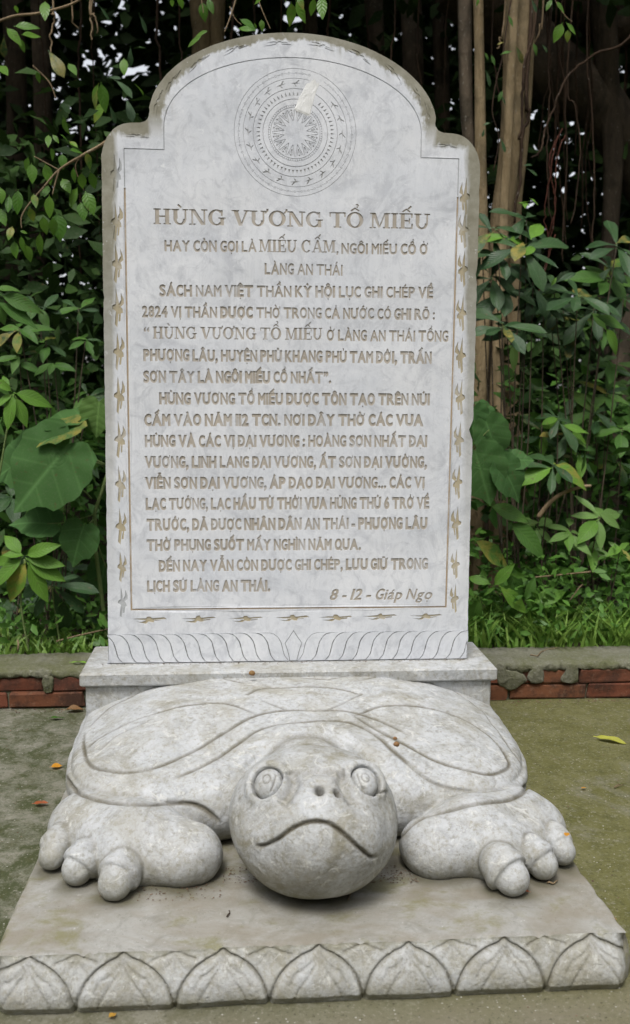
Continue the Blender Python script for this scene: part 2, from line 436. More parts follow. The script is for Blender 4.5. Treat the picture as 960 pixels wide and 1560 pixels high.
# --- letter outlines ------------------------------------------------
_tc = bpy.data.curves.new('letters', 'FONT'); _to = bpy.data.objects.new('letters', _tc); COL.objects.link(_to)
_gc = {}
def raw_glyph(ch):
    if ch in _gc: return _gc[ch]
    _tc.body = ch; bpy.context.view_layer.update()
    dg = bpy.context.evaluated_depsgraph_get()
    ev = _to.evaluated_get(dg); cu = ev.to_curve(dg)
    cs = []
    for sp in cu.splines:
        bp = sp.bezier_points; n = len(bp); P = []
        for i in range(n):
            a, b = bp[i], bp[(i+1) % n]
            p0, p1, p2, p3 = (np.array(q[:2]) for q in (a.co, a.handle_right, b.co, b.handle_left))
            p2, p3 = p3, p2
            L = np.linalg.norm(p3-p0)
            if L < 1e-5: continue
            dev = abs(np.cross(p3-p0, p1-p0))/L+abs(np.cross(p3-p0, p2-p0))/L
            k = 1 if dev < .004 else 4
            for j in range(k):
                t = j/k
                P.append((1-t)**3*p0+3*(1-t)**2*t*p1+3*(1-t)*t*t*p2+t**3*p3)
        if len(P) > 2: cs.append(np.array(P))
    ev.to_curve_clear()
    _gc[ch] = cs
    return cs
def area(P): x, y = P[:, 0], P[:, 1]; return .5*np.sum(x*np.roll(y, -1)-np.roll(x, -1)*y)
CAPH = max(c[:, 1].max() for c in raw_glyph('H'))
def offset_loop(P, d):
    """move a closed loop outward (d>0) for an anticlockwise loop, inward for a clockwise one"""
    a = np.roll(P, 1, 0); b = np.roll(P, -1, 0)
    e1 = P-a; e2 = b-P
    e1 /= np.linalg.norm(e1, axis=1)[:, None]+1e-12; e2 /= np.linalg.norm(e2, axis=1)[:, None]+1e-12
    n1 = np.stack([e1[:, 1], -e1[:, 0]], 1); n2 = np.stack([e2[:, 1], -e2[:, 0]], 1)
    n = n1+n2; l2 = (n*n).sum(1)[:, None]
    n = n*2/np.maximum(l2, 1.2)
    return P+n*d
def seg(a, b, w):
    a = np.array(a, float); b = np.array(b, float); t = (b-a)/np.linalg.norm(b-a); n = np.array([-t[1], t[0]])*w/2
    return np.array([a-n, b-n, b+n, a+n])
def arcseg(cx, cy, rx, ry, a0, a1, w0, w1=None, n=16):
    """stroke along an ellipse arc; w0 = width at the sides, w1 = width at top and bottom"""
    w1 = w0 if w1 is None else w1
    th = np.linspace(R(a0), R(a1), n); c, s = np.cos(th), np.sin(th)
    ox = np.stack([cx+(rx)*c, cy+(ry)*s], 1); ix = np.stack([cx+(rx-w0)*c, cy+(ry-w1)*s], 1)
    P = np.concatenate([ox, ix[::-1]]); return P if area(P) > 0 else P[::-1]
def marks(base_w, top, comb, wgt, xoff=0.):
    """Vietnamese accents for one letter of width base_w and height top"""
    out = []; cx = xoff+base_w/2; y = top+.06; w = wgt
    hat = '\u0302' in comb or '\u0306' in comb
    if '\u0302' in comb: out += [seg((cx-.24, y+.02), (cx+.02, y+.21), w*.8), seg((cx+.24, y+.02), (cx-.02, y+.21), w*.8)]
    if '\u0306' in comb: out += [arcseg(cx, y+.22, .2, .2, 180, 360, w*.8, n=9)]
    yy = y+(.2 if hat else .02); xx = cx+(.16 if hat else 0)
    if '\u0301' in comb: out.append(seg((xx-.06, yy), (xx+.13, yy+.2), w))
    if '\u0300' in comb: out.append(seg((xx+.06, yy), (xx-.13, yy+.2), w))
    if '\u0303' in comb:
        y2 = y+(.3 if hat else .08)
        out += [seg((cx-.2, y2), (cx-.07, y2+.09), w*.8), seg((cx-.08, y2+.09), (cx+.08, y2), w*.8), seg((cx+.07, y2), (cx+.2, y2+.1), w*.8)]
    if '\u0309' in comb:
        y2 = y+(.22 if hat else .02); x2 = cx+(.12 if hat else 0)
        out += [arcseg(x2, y2+.16, .11, .1, -60, 170, w*.75, n=9), seg((x2, y2), (x2+.02, y2+.1), w*.75)]
    if '\u0323' in comb: out.append(seg((cx-.07, -.19), (cx+.07, -.19), .14))
    return out
def sans(ch, wgt):
    """polygons [(pts, sign)] in cap-height units and the width"""
    dec = unicodedata.normalize('NFD', ch); b = dec[0]; comb = dec[1:]
    if b == '\x00': return [(np.array([(.36, 0), (.50+wgt, 0), (.50+wgt, 1), (.36, 1)]), 1), (seg((0, .27), (.62, .27), .13+wgt), 1), (np.array([(-.02, .22), (.12, .22), (.48, 1.), (.34, 1.)]), 1)], .62
    if b == 'Q':
        o_, w_ = sans('O', wgt); return o_+[(seg((w_*.50, .24), (w_*.98, -.10), .10+wgt), 1)], w_
    bar = b == '\u0110'
    if bar: b = 'D'
    if b == '\u0131': pass
    cs = [c/CAPH for c in raw_glyph(b)]
    if not cs: return [], .3
    big = max(cs, key=lambda c: abs(area(c))); sg = np.sign(area(big))
    x0 = min(c[:, 0].min() for c in cs); W = max(c[:, 0].max() for c in cs)-x0
    T = max(c[:, 1].max() for c in cs)
    squash = .80 if b in 'OCGQ' else (.9 if b in 'MDN' else (1.12 if b in 'SELFPRTB' else 1.0))
    out = []
    for c in cs:
        c = (c-[x0, 0])*[squash, 1]; 
        if sg < 0: c = c[::-1]
        s = 1 if area(c) > 0 else -1
        c = offset_loop(c, wgt)
        out.append((c if s > 0 else c, s))
    W *= squash
    sw = .09+wgt*1.6
    if bar: out.append((seg((-.1, .5), (.33, .5), sw*.8), 1))
    xo = W+wgt
    if '\u031b' in comb:
        if b in 'Oo': out.append((np.array([(W*.78, T*.88), (W*.86, T*.76), (W+.12, T*.98), (W+.13, T*1.14), (W-.0, T*1.14), (W+.0, T*1.0)]), 1))
        else: out.append((np.array([(W-.03, T*.86), (W+.05, T*.82), (W+.15, T*1.0), (W+.15, T*1.16), (W+.02, T*1.16), (W+.02, T*1.0)]), 1))
        xo += .10
    top = T if b.isupper() else T
    out += [(p, 1) for p in marks(W, top, comb.replace('\u031b', ''), sw)]
    return out, xo
# slab-serif capitals (stem t, thin n, serif h)
def serif(ch, k=1.0):
    dec = unicodedata.normalize('NFD', ch); b = dec[0]; comb = dec[1:]
    t, n, h = .23*k, .10*k, .085*k
    P = []; rect = lambda x0, x1, y0, y1: P.append(np.array([(x0, y0), (x1, y0), (x1, y1), (x0, y1)], float))
    def foot(x, y, w=.42): rect(x-w/2, x+w/2, y, y+h)
    W = 1.0
    if b == 'H':
        rect(.10, .10+t, .02, .98); rect(.67, .67+t, .02, .98); rect(.3, .7, .46, .46+n)
        for x in (.10+t/2, .67+t/2): foot(x, 0); foot(x, 1-h)
    elif b == 'U':
        rect(.10, .10+t, .38, .98); rect(.74, .74+n, .38, .98); foot(.10+t/2, 1-h, .44); foot(.79, 1-h, .34)
        P.append(arcseg(.47, .38, .37, .40, 180, 360, t*.8, n*1.2)); W = .98
    elif b == 'N':
        rect(.10, .10+n, .02, .98); rect(.80, .80+n, .02, .98); foot(.15, 0, .36); foot(.13, 1-h, .3); foot(.85, 1-h, .36)
        P.append(np.array([(.06, 1.), (.30, 1.), (.90, .0), (.66, .0)])[::-1]); W = 1.02
    elif b in 'GC':
        P.append(arcseg(.48, .5, .48, .52, 42, 318, t, n)); rect(.74, .74+n, .60, .98)
        if b == 'G': rect(.70, .70+t*.9, .0, .46); foot(.80, .42, .42)
        W = .98
    elif b == 'V':
        P.append(np.array([(.06, .98), (.38, 0), (.60, 0), (.32, .98)])); P.append(np.array([(.46, 0), (.56, 0), (.92, .98), (.80, .98)]))
        foot(.18, 1-h, .44); foot(.84, 1-h, .34); W = .98
    elif b == 'O': P += [arcseg(.5, .5, .5, .52, 0, 185, t, n, 18), arcseg(.5, .5, .5, .52, 175, 362, t, n, 18)]; W = 1.0
    elif b == 'T':
        rect(.36, .36+t, .02, .98); foot(.475, 0, .46); rect(.0, .95, 1-h, 1); rect(0, n*.8, .7, 1); rect(.95-n*.8, .95, .7, 1); W = .95
    elif b == 'M':
        rect(.10, .10+n, .02, .98); rect(.86, .86+t, .02, .98); foot(.15, 0, .36); foot(.97, 0, .42); foot(.13, 1-h, .3); foot(1.0, 1-h, .36)
        P.append(np.array([(.08, 1.), (.48, .04), (.60, .04), (.32, 1.)])); P.append(np.array([(.50, .04), (.58, .04), (.94, 1.), (.84, 1.)])); W = 1.16
    elif b == 'I': rect(.12, .12+t, .02, .98); foot(.12+t/2, 0); foot(.12+t/2, 1-h); W = .46
    elif b == 'E':
        rect(.10, .10+t, .02, .98); rect(.0, .82, 0, h); rect(.0, .80, 1-h, 1); rect(.3, .62, .46, .46+n)
        rect(.82-n*.9, .82, 0, .32); rect(.80-n*.9, .80, .70, 1); rect(.58, .58+n*.7, .34, .68); W = .84
    elif b == 'A':
        P.append(np.array([(.06, .02), (.16, .02), (.54, 1), (.44, 1)])); P.append(np.array([(.68, .02), (.92, .02), (.60, 1), (.40, 1)]))
        rect(.25, .72, .28, .28+n); foot(.12, 0, .34); foot(.80, 0, .42); W = 1.0
    elif b == ',': P.append(np.array([(.05, -.18), (.16, -.18), (.24, .0), (.24, .14), (.06, .14), (.06, 0)])); W = .28
    if '\u031b' in comb:
        P.append(np.array([(W-.14, .86), (W-.06, .80), (W+.10, .98), (W+.10, 1.12), (W-.02, 1.12), (W-.02, 1.0)]))
    P += marks(W, 1.0, comb.replace('\u031b', ''), .12)
    return [(p, 1) for p in P], W+(.06 if '\u031b' in comb else 0)

REG = []           # (points (x,z), sign, region)
def set_text(s, region, u0, v0, u1, v1, cap, style='sans', shear=0., wgt=.09, vary=.018):
    """letters from the pixel span of one line of the inscription, laid out on the stone's face"""
    a = np.array(PX(u0, v0)); b = np.array(PX(u1, v1)); c = np.array(PX(u0, v0-cap)); H = c[1]-a[1]
    items = []; x = 0.; rg = random.Random(s); wk = wgt
    for ch in s:
        if ch == ' ':
            x += .36 if style == 'sans' else .36
            wk = wgt+rg.uniform(-vary, vary); continue
        if style == 'sans': ps, wd = sans(ch, wk)
        else: ps, wd = serif(ch, 1.0 if wgt > 0 else .8)
        items.append((x, ps)); x += wd+(.14 if style == 'sans' else .05)
    total = x-(.14 if style == 'sans' else .05)
    L = np.linalg.norm(b-a); sx = L/total
    ex = (b-a)/L; ey = np.array([-ex[1], ex[0]])
    for x0, ps in items:
        jit = rg.uniform(-.012, .012)
        for P, sg in ps:
            Q = np.array(P, float); X = (Q[:, 0]+x0)*sx+Q[:, 1]*shear*H; Z = (Q[:, 1]+jit)*H
            pts = a+X[:, None]*ex+Z[:, None]*ey
            if sg > 0 and area(pts) < 0: pts = pts[::-1]
            REG.append((pts, sg, region+'|%d' % LET[0]))
        LET[0] += 1
LET = [0]
T = set_text
T('HÙNG VƯƠNG TỔ MIẾU', 'line0', 234, 341.5, 655.5, 349.4, 24, 'serif')
T('HAY CÒN GỌI LÀ', 'line1', 251.5, 382, 391, 383.7, 15.5, wgt=.06)
T('MIẾU CẤM,', 'line1', 395, 384, 516.5, 385, 19, 'serif')
T('NGÔI MIẾU CỔ Ở', 'line1', 521, 386, 652.5, 387.5, 15, wgt=.06)
T('LÀNG AN THÁI', 'line2', 403.8, 417.5, 522, 419.4, 16, wgt=.05)
T('SÁCH NAM VIỆT THẦN KỲ HỘI LỤC GHI CHÉP VỀ', 'line3', 244, 450.5, 660, 453.7, 16, wgt=.074, vary=.026)
T('2824 VỊ THẦN ĐƯỢC THỜ TRONG CẢ NƯỚC CÓ GHI RÕ :', 'line4', 217.5, 482.5, 662.5, 486.5, 15.5, wgt=.074, vary=.026)
T('“', 'line5', 220, 516, 228, 516, 17, wgt=.03)
T('HÙNG VƯƠNG TỔ MIẾU', 'line5', 233, 516, 491.5, 518, 18.5, 'serif')
T('Ở LÀNG AN THÁI TỔNG', 'line5', 498.5, 518.5, 683, 520, 15.5, wgt=.055)
T('PHƯỢNG LÂU, HUYỆN PHÙ KHANG PHỦ TAM ĐỚI, TRẤN', 'line6', 219.5, 548.7, 657.8, 552.8, 16)
T('SƠN TÂY LÀ NGÔI MIẾU CỔ NHẤT”.', 'line7', 219.5, 582, 504.7, 583, 16)
T('HÙNG VƯƠNG TỔ MIẾU ĐƯỢC TÔN TẠO TRÊN NÚI', 'line8', 243.8, 615, 655, 616.5, 16)
T('CẤM VÀO NĂM 112 TCN. NƠI ĐÂY THỜ CÁC VUA', 'line9', 221, 647.8, 644.7, 648, 16)
T('HÙNG VÀ CÁC VỊ ĐẠI VƯƠNG : HOÀNG SƠN NHẤT ĐẠI', 'line10', 221.8, 680, 651, 680, 16)
T('VƯƠNG, LINH LANG ĐẠI VƯƠNG, ẤT SƠN ĐẠI VƯỜNG,', 'line11', 222, 712, 651, 712, 16)
T('VIỄN SƠN ĐẠI VƯƠNG, ÁP ĐẠO ĐẠI VƯƠNG... CÁC VỊ', 'line12', 222.5, 744, 647, 743, 16)
T('LẠC TƯỚNG, LẠC HẦU TỪ THỜI VUA HÙNG THỨ 6 TRỞ VỀ', 'line13', 223, 776, 654, 774, 16)
T('TRƯỚC, ĐÃ ĐƯỢC NHÂN DÂN AN THÁI - PHƯỢNG LÂU', 'line14', 224.5, 807.5, 651, 805, 16)
T('THỜ PHỤNG SUỐT MẤY NGHÌN NĂM QUA.', 'line15', 224.5, 838.4, 550, 837, 15.5)
T('ĐẾN NAY VẪN CÒN ĐƯỢC GHI CHÉP, LƯU GIỮ TRONG', 'line16', 243, 870, 652, 866.5, 15.5)
T('LỊCH SỬ LÀNG AN THÁI.', 'line17', 225, 901, 412, 900, 15.5)
T('8 - 12 - Giáp Ngọ', 'line18', 502.5, 914, 657, 912.5, 15.5, shear=.28, wgt=.055)
bpy.data.objects.remove(_to); bpy.data.curves.remove(_tc)

# --- outline of the stone ---------------------------------------------
def half_outline():
    P = [(.470, .31), (.468, .60), (.466, .95), (.4645, 1.3), (.4635, 1.52), (.4630, 1.562)]
    P += list(catmull([(.4630, 1.562), (.456, 1.588), (.442, 1.612), (.422, 1.630), (.398, 1.638), (.368, 1.640)], 5))[1:]
    P += list(catmull([(.368, 1.640), (.356, 1.644), (.350, 1.653), (.349, 1.668)], 3))[1:]
    th = np.linspace(R(6), R(90), 26)
    P += [(.352*math.cos(t), 1.647+.209*math.sin(t)) for t in th]
    return np.array(P)
ho = half_outline()
outl = np.concatenate([ho, (ho[:-1]*[-1, 1])[::-1]])
# subdivide and roughen, with the bite out of the right edge
o2 = []
for i in range(len(outl)):
    a, b = outl[i], outl[(i+1) % len(outl)]; L = np.linalg.norm(b-a); k = max(1, int(L/.012))
    if i == len(outl)-1: k = 24
    for j in range(k): o2.append(a+(b-a)*j/k)
outl = np.array(o2)
nz = np.array([math.sin(p[1]*91+p[0]*40)*.5+math.sin(p[1]*213+1.3)*.35+RNG.normal()*.5 for p in outl])
edge = outl[:, 1] > .33
outl[:, 0] -= np.sign(outl[:, 0])*np.where(edge, np.abs(nz)*.0011, 0)
bz = PX(719, 655)[1]
bite = np.where(outl[:, 0] > 0, .009*np.exp(-((outl[:, 1]-bz)/.016)**2)+.004*np.exp(-((outl[:, 1]-1.30)/.012)**2), 0)
outl[:, 0] -= bite
inner = offset_loop(outl, -.0035)
inner[:, 1] = np.maximum(inner[:, 1], .3101)

# --- frame, birds, drum -----------------------------------------------------
def poly(region, pts): 
    pts = np.array(pts, float)
    REG.append((pts if area(pts) > 0 else pts[::-1], 1, region))
FW_ = .0046
xl, xr, zb, zt = -.4055, .4055, .452, 1.5765
poly('frame', seg((xl, zb-FW_/2), (xl, zt-.09), FW_)); poly('frame', seg((xr, zb-FW_/2), (xr, zt-.09), FW_)); poly('frame', seg((xl, zb), (xr, zb), FW_))
poly('frame_top', seg((xl, zt-.088), (xl, zt), .0026)); poly('frame_top', seg((xr, zt-.088), (xr, zt), .0026))
for s in (-1, 1):
    poly('frame_top', seg((s*.4055, zt), (s*.311, zt), .0024)); poly('frame_top', seg((s*.311, zt-.001), (s*.311, 1.628), .0024))
th = np.linspace(0, math.pi, 49)
ar = np.array([(.311*math.cos(t), 1.626+.170*math.sin(t)**.95) for t in th])
for a, b in zip(ar[:-1], ar[1:]): poly('frame_top', seg(a, b, .0022))
BIRD = [[(-.02, .5), (.03, .22), (.06, .05), (-.06, .05), (-.045, .22)], [(.13, .38), (.21, .22), (.22, .1), (.1, .02), (.06, .1), (.13, .2)],
        [(-.15, .06), (-.05, .10), (.10, .05), (.17, -.03), (.18, -.12), (.04, -.14), (-.08, -.06), (-.17, -.02)],
        [(-.05, -.03), (.045, -.05), (-.03, -.47), (-.11, -.40)], [(.06, -.07), (.125, -.07), (.08, -.32), (.02, -.33)]]
nb = [0]; BIRDS = {}
def bird(cx, cz, ang, L, flip=1, kind='gold_paint', wide=.74):
    r = 'bird%d' % nb[0]; nb[0] += 1; BIRDS[r] = kind
    c, s = math.cos(ang), math.sin(ang)
    for P in BIRD:
        Q = np.array(P)*[flip*L*wide, L]+RNG.normal(0, .0006, (len(P), 2))
        poly(r, np.stack([cx+c*Q[:, 0]-s*Q[:, 1], cz+s*Q[:, 0]+c*Q[:, 1]], 1))
for i, (u, v) in enumerate([(176, 265), (177, 338), (178, 402), (179, 469), (180, 536), (181, 603), (182, 670), (183, 738), (184, 802), (185, 864), (186, 918)]):
    x, z = PX(u, v); bird(x, z, R(1), .098 if i < 9 else .085, 1, 'pale_groove' if i in (0, 10) else 'gold_paint')
for i, (u, v) in enumerate([(709, 300), (707, 350), (706, 410), (704, 478), (702.5, 542), (702, 606), (700, 671), (698, 735), (696, 798), (694.5, 860), (693, 912)]):
    x, z = PX(u, v); bird(x, z, R(-1), .096 if i < 9 else .085, -1, 'gold_paint')
for u, v in [(231, 943), (306, 942), (378, 942), (449, 940.5), (515, 940), (583, 938.5), (652, 938)]:
    x, z = PX(u-3, v+.5); bird(x, z, R(90), .092, -1, 'gold_paint', .5)
for t in (166, 150, 133, 115, 97, 79, 62, 44, 27, 12):
    bird(.332*math.cos(R(t)), 1.636+.190*math.sin(R(t)), R(t), .070, 1, 'stele', .55)
for s in (-1, 1): bird(s*.375, 1.604, R(90), .06, 1, 'stele', .5)
DC = np.array([.003, 1.6245]); K = .000352
def ring(r, w, n=96, region='drum'):
    th = np.linspace(0, 2*math.pi, n, endpoint=False)
    o = np.stack([np.cos(th), np.sin(th)], 1)
    REG.append((DC+o*(r+w/2), 1, region)); REG.append(((DC+o*(r-w/2))[::-1], -1, region))
for r, w_ in ((418, .0011), (356, .0010), (289, .0014), (222, .0016), (186, .0007), (170, .0013)): ring(r*K, w_)
def pol(r, t): return DC+np.array([math.cos(t), math.sin(t)])*r
for i in range(58):                                   # teeth
    t = 2*math.pi*i/58
    if .95 < t < 1.35: continue
    poly('drum', [pol(244*K, t-.030), pol(244*K, t+.030), pol(270*K, t)])
for i in range(72):                                   # bead ring
    t = 2*math.pi*i/72; c = pol(180*K, t)
    poly('drum', [c+np.array([math.cos(a), math.sin(a)])*.0013 for a in np.linspace(0, 2*math.pi, 6, endpoint=False)])
for i in range(16):                                   # star rays with feather marks between
    t = 2*math.pi*(i+.5)/16; hw = math.pi/16
    tip = pol(78*K, t)
    for s in (-1, 1):
        a = pol(158*K, t+s*hw*.86); poly('drum', seg(tip, a, .0013))
        poly('drum', seg(pol(112*K, t+s*hw*.12), pol(150*K, t+s*hw*.50), .0009))
    poly('drum', seg(pol(108*K, t), pol(140*K, t), .0016)); 
    c = pol(150*K, t); poly('drum', [c+np.array([math.cos(a), math.sin(a)])*.0022 for a in np.linspace(0, 2*math.pi, 6, endpoint=False)])
for i in range(20):                                   # ring of flying birds
    t = 2*math.pi*i/20
    if .9 < t < 1.4: continue
    c = pol(323*K, t); e = np.array([math.cos(t), math.sin(t)]); f = np.array([-e[1], e[0]])
    fl = lambda a, b: c+f*a*.0125+e*b*.0125
    for P in ([(-1, .05), (.2, .12), (.9, -.05), (.2, -.14)], [(-.3, .1), (-.75, .62), (-.5, .62), (.05, .1)], [(.1, -.1), (-.2, -.62), (.02, -.6), (.32, -.08)]):
        q = [fl(*p) for p in P]; poly('drum', q)
for i in range(52):                                   # chain of small circles
    t = 2*math.pi*i/52
    if .98 < t < 1.3: continue
    c = pol(388*K, t)
    o = np.array([[math.cos(a), math.sin(a)] for a in np.linspace(0, 2*math.pi, 8, endpoint=False)])
    REG.append((c+o*.0026, 1, 'drum')); REG.append(((c+o*.0018)[::-1], -1, 'drum'))
    poly('drum', seg(pol(386*K, t+.032), pol(390*K, t+.092), .0008))

# --- lotus petals along the foot -----------------------------------------------
PB, PH = .3112, .076
curve = catmull([(0, 1), (.42, .93), (.80, .72), (.97, .45), (1.12, .2), (1.45, 0)], 4)
s_ = .0355
xc = PX(447, 1000)[0]
def petal_region(P):
    keep = [0]
    for i in range(1, len(P)):
        if np.linalg.norm(P[i]-P[keep[-1]]) > .0009: keep.append(i)
    P = np.array(P)[keep]
    if len(P) < 6: return
    P = P if area(P) > 0 else P[::-1]
    P[1:-1] += RNG.normal(0, .00025, (len(P)-2, 2))
    P[:, 1] = np.maximum(P[:, 1], PB+.0012)
    REG.append((offset_loop(P, .0003), 1, 'pground')); REG.append((offset_loop(P, -.0011), 1, 'petal%d' % npet[0])); npet[0] += 1
npet = [0]
for side in (-1, 1):
    for k in range(13):
        b1 = -.30*s_-k*s_; b0 = b1-s_                         # bottom ends of the two bounding curves (left half)
        c0 = curve*[s_, PH]+[b0-1.45*s_, PB]; c1 = curve*[s_, PH]+[b1-1.45*s_, PB]
        P = np.concatenate([c0, c1[::-1]])
        P[:, 0] = xc*1+P[:, 0]
        if side > 0: P[:, 0] = 2*xc-P[:, 0]
        P[:, 0] = np.clip(P[:, 0], -.4655, .4655)
        if P[:, 0].max()-P[:, 0].min() < .012: continue
        petal_region(P)
P = np.array([(0, 1.08), (-.30, .86), (-.62, .64), (-.46, .42), (-.34, .2), (-.26, 0), (.26, 0), (.34, .2), (.46, .42), (.62, .64), (.30, .86)])*[s_, PH]+[xc, PB]
petal_region(P)

# --- one triangulated face, grooves sunk into it ------------------------------
V2 = []; E2 = []; F2 = []; META = []
def addloop(P, sg, rg):
    P = np.asarray(P); P = P if area(P) > 0 else P[::-1]
    o = len(V2); V2.extend([Vector((float(p[0]), float(p[1]))) for p in P]); n = len(P)
    F2.append(list(range(o, o+n))); META.append((sg, rg))
addloop(inner if area(inner) > 0 else inner[::-1], 1, 'body')
n_outer = len(inner)
for P, sg, rg in REG: addloop(P, sg, rg)
for gx in np.arange(-.44, .45, .022):
    for gz in np.arange(.33, 1.84, .022):
        if abs(gx) < .43 and gz < 1.6 or (gx/.33)**2+(max(gz-1.647, 0)/.19)**2 < 1 and abs(gx) < .33:
            V2.append(Vector((gx+random.uniform(-.004, .004), gz+random.uniform(-.004, .004))))
rv, re, rf, ov, oe, of = delaunay_2d_cdt(V2, E2, F2, 1, 1e-6)
DEPTH = {'drum': .0014, 'frame_top': .0018, 'pground': .0026}
for k_ in BIRDS:
    if BIRDS[k_] == 'stele': DEPTH[k_] = .0012
for k_ in range(40): DEPTH['petal%d' % k_] = -.0014
RV = np.array([(p.x, p.y) for p in rv]); RF = np.array([list(t) for t in rf]); CT = RV[RF].mean(1)
ordx = np.argsort(CT[:, 0]); cxs = CT[ordx, 0]
def winding(P, Q):
    a = P; b = np.roll(P, -1, 0); w_ = np.zeros(len(Q), int)
    for (ax_, ay_), (bx_, by_) in zip(a, b):
        l_ = (bx_-ax_)*(Q[:, 1]-ay_)-(Q[:, 0]-ax_)*(by_-ay_)
        w_ += ((ay_ <= Q[:, 1]) & (by_ > Q[:, 1]) & (l_ > 0)).astype(int)-((ay_ > Q[:, 1]) & (by_ <= Q[:, 1]) & (l_ < 0)).astype(int)
    return w_ != 0
cnts = [None]*len(rf)
for (sg, rg_n), loop in zip(META[1:], F2[1:]):
    P = np.array([(V2[j].x, V2[j].y) for j in loop]); lo_, hi_ = P.min(0), P.max(0)
    i0, i1 = np.searchsorted(cxs, lo_[0]), np.searchsorted(cxs, hi_[0]); ii = ordx[i0:i1]
    ii = ii[(CT[ii, 1] >= lo_[1]) & (CT[ii, 1] <= hi_[1])]
    if not len(ii): continue
    for t_ in ii[winding(P, CT[ii])]:
        if cnts[t_] is None: cnts[t_] = {}
        cnts[t_][rg_n] = cnts[t_].get(rg_n, 0)+sg
rid = []
for c_ in cnts:
    g = None
    if c_:
        for k_, v_ in c_.items():
            if v_ > 0: g = k_.split('|')[0]
        for k_, v_ in c_.items():
            if v_ > 0 and k_.startswith('petal'): g = k_
    rid.append(g)
bodyV = []; bodyF = []; bmap = {}; regs = {}
def bv(key, p):
    if key not in bmap: bmap[key] = len(bodyV); bodyV.append(p)
    return bmap[key]
edges = {}
und = lambda x, z: .0009*math.sin(x*17+z*9)+.0006*math.sin(z*31-x*12)
for i, tri in enumerate(rf):
    a = [rv[j] for j in tri]
    if (a[1].x-a[0].x)*(a[2].y-a[0].y)-(a[2].x-a[0].x)*(a[1].y-a[0].y) < 0: tri = tri[::-1]
    g = rid[i]
    if g is None:
        bodyF.append(tuple(bv(('t', j), (rv[j].x, und(rv[j].x, rv[j].y), rv[j].y)) for j in tri))
    else:
        d = DEPTH.get(g, .0019)
        rgm = regs.setdefault(g, ({}, [], []))
        ids = []
        for j in tri:
            if j not in rgm[0]: rgm[0][j] = len(rgm[1]); rgm[1].append((rv[j].x, und(rv[j].x, rv[j].y)+d, rv[j].y))
            ids.append(rgm[0][j])
        rgm[2].append(tuple(ids))
    for k in range(3):
        a, b = tri[k], tri[(k+1) % 3]; edges.setdefault((min(a, b), max(a, b)), []).append((g, a, b))
for (lo, hi), us in edges.items():
    if len(us) == 2 and us[0][0] != us[1][0]:
        for g, a, b in us:
            if g is None or g == 'pground' and None not in (us[0][0], us[1][0]):
                o = us[1][0] if us[0][0] == g else us[0][0]
                if o is None: continue
                d = DEPTH.get(o, .0019); d0 = DEPTH.get(g, 0.) if g else 0.
                if d0:
                    pa, pb = rv[a], rv[b]; k0 = len(bodyV)
                    bodyV.extend([(p.x, und(p.x, p.y)+q, p.y) for p, q in ((pb, d0), (pa, d0), (pa, d), (pb, d))]); bodyF.append((k0, k0+1, k0+2, k0+3)); continue
                pa, pb = rv[a], rv[b]
                A = bv(('t', a), None); B = bv(('t', b), None)
                C = bv(('w', b, d), (pb.x, und(pb.x, pb.y)+d, pb.y)); D = bv(('w', a, d), (pa.x, und(pa.x, pa.y)+d, pa.y))
                bodyF.append((B, A, D, C))
# chamfer, sides and back from the outer loop
loop_edges = {}
for (lo, hi), us in edges.items():
    if len(us) == 1 and us[0][0] is None: loop_edges[us[0][1]] = us[0][2]
start = next(iter(loop_edges)); lp = [start]
while True:
    nx = loop_edges.get(lp[-1])
    if nx is None or nx == start: break
    lp.append(nx)
L2 = np.array([(rv[j].x, rv[j].y) for j in lp])
full = offset_loop(L2, .0035); full[:, 1] = np.maximum(full[:, 1], .3101)
THK = .125
ringA = [bv(('t', j), None) for j in lp]
def addring(P, y):
    o = len(bodyV); bodyV.extend([(p[0], y, p[1]) for p in P]); return list(range(o, o+len(P)))
r1 = addring(full, .0040); r2 = addring(full, THK-.004); r3 = addring(L2, THK)
n = len(lp)
for A_, B_ in ((ringA, r1), (r1, r2), (r2, r3)):
    for k in range(n): bodyF.append((A_[(k+1) % n], A_[k], B_[k], B_[(k+1) % n]))
bodyF.append(tuple(r3[::-1]))
part('stone_body', bodyV, bodyF, MAT['stele'], STELE)
LINE_LABEL = {}
for g, (mp, gv, gf) in regs.items():
    if g.startswith('line'): o = part('inscription_line', gv, gf, MAT['paint'], STELE)
    elif g == 'frame': o = part('frame_groove', gv, gf, MAT['frame_paint'], STELE)
    elif g == 'frame_top': o = part('frame_groove', gv, gf, MAT['pale_groove'], STELE)
    elif g == 'pground': o = part('petal_ground', gv, gf, MAT['petal_line'], STELE)
    elif g.startswith('petal'): o = part('lotus_petal', gv, gf, MAT['stele'], STELE)
    elif g == 'drum': o = part('drum_emblem', gv, gf, MAT['dirt_line'], STELE)
    else: o = part('bird_motif', gv, gf, MAT[BIRDS[g]], STELE)

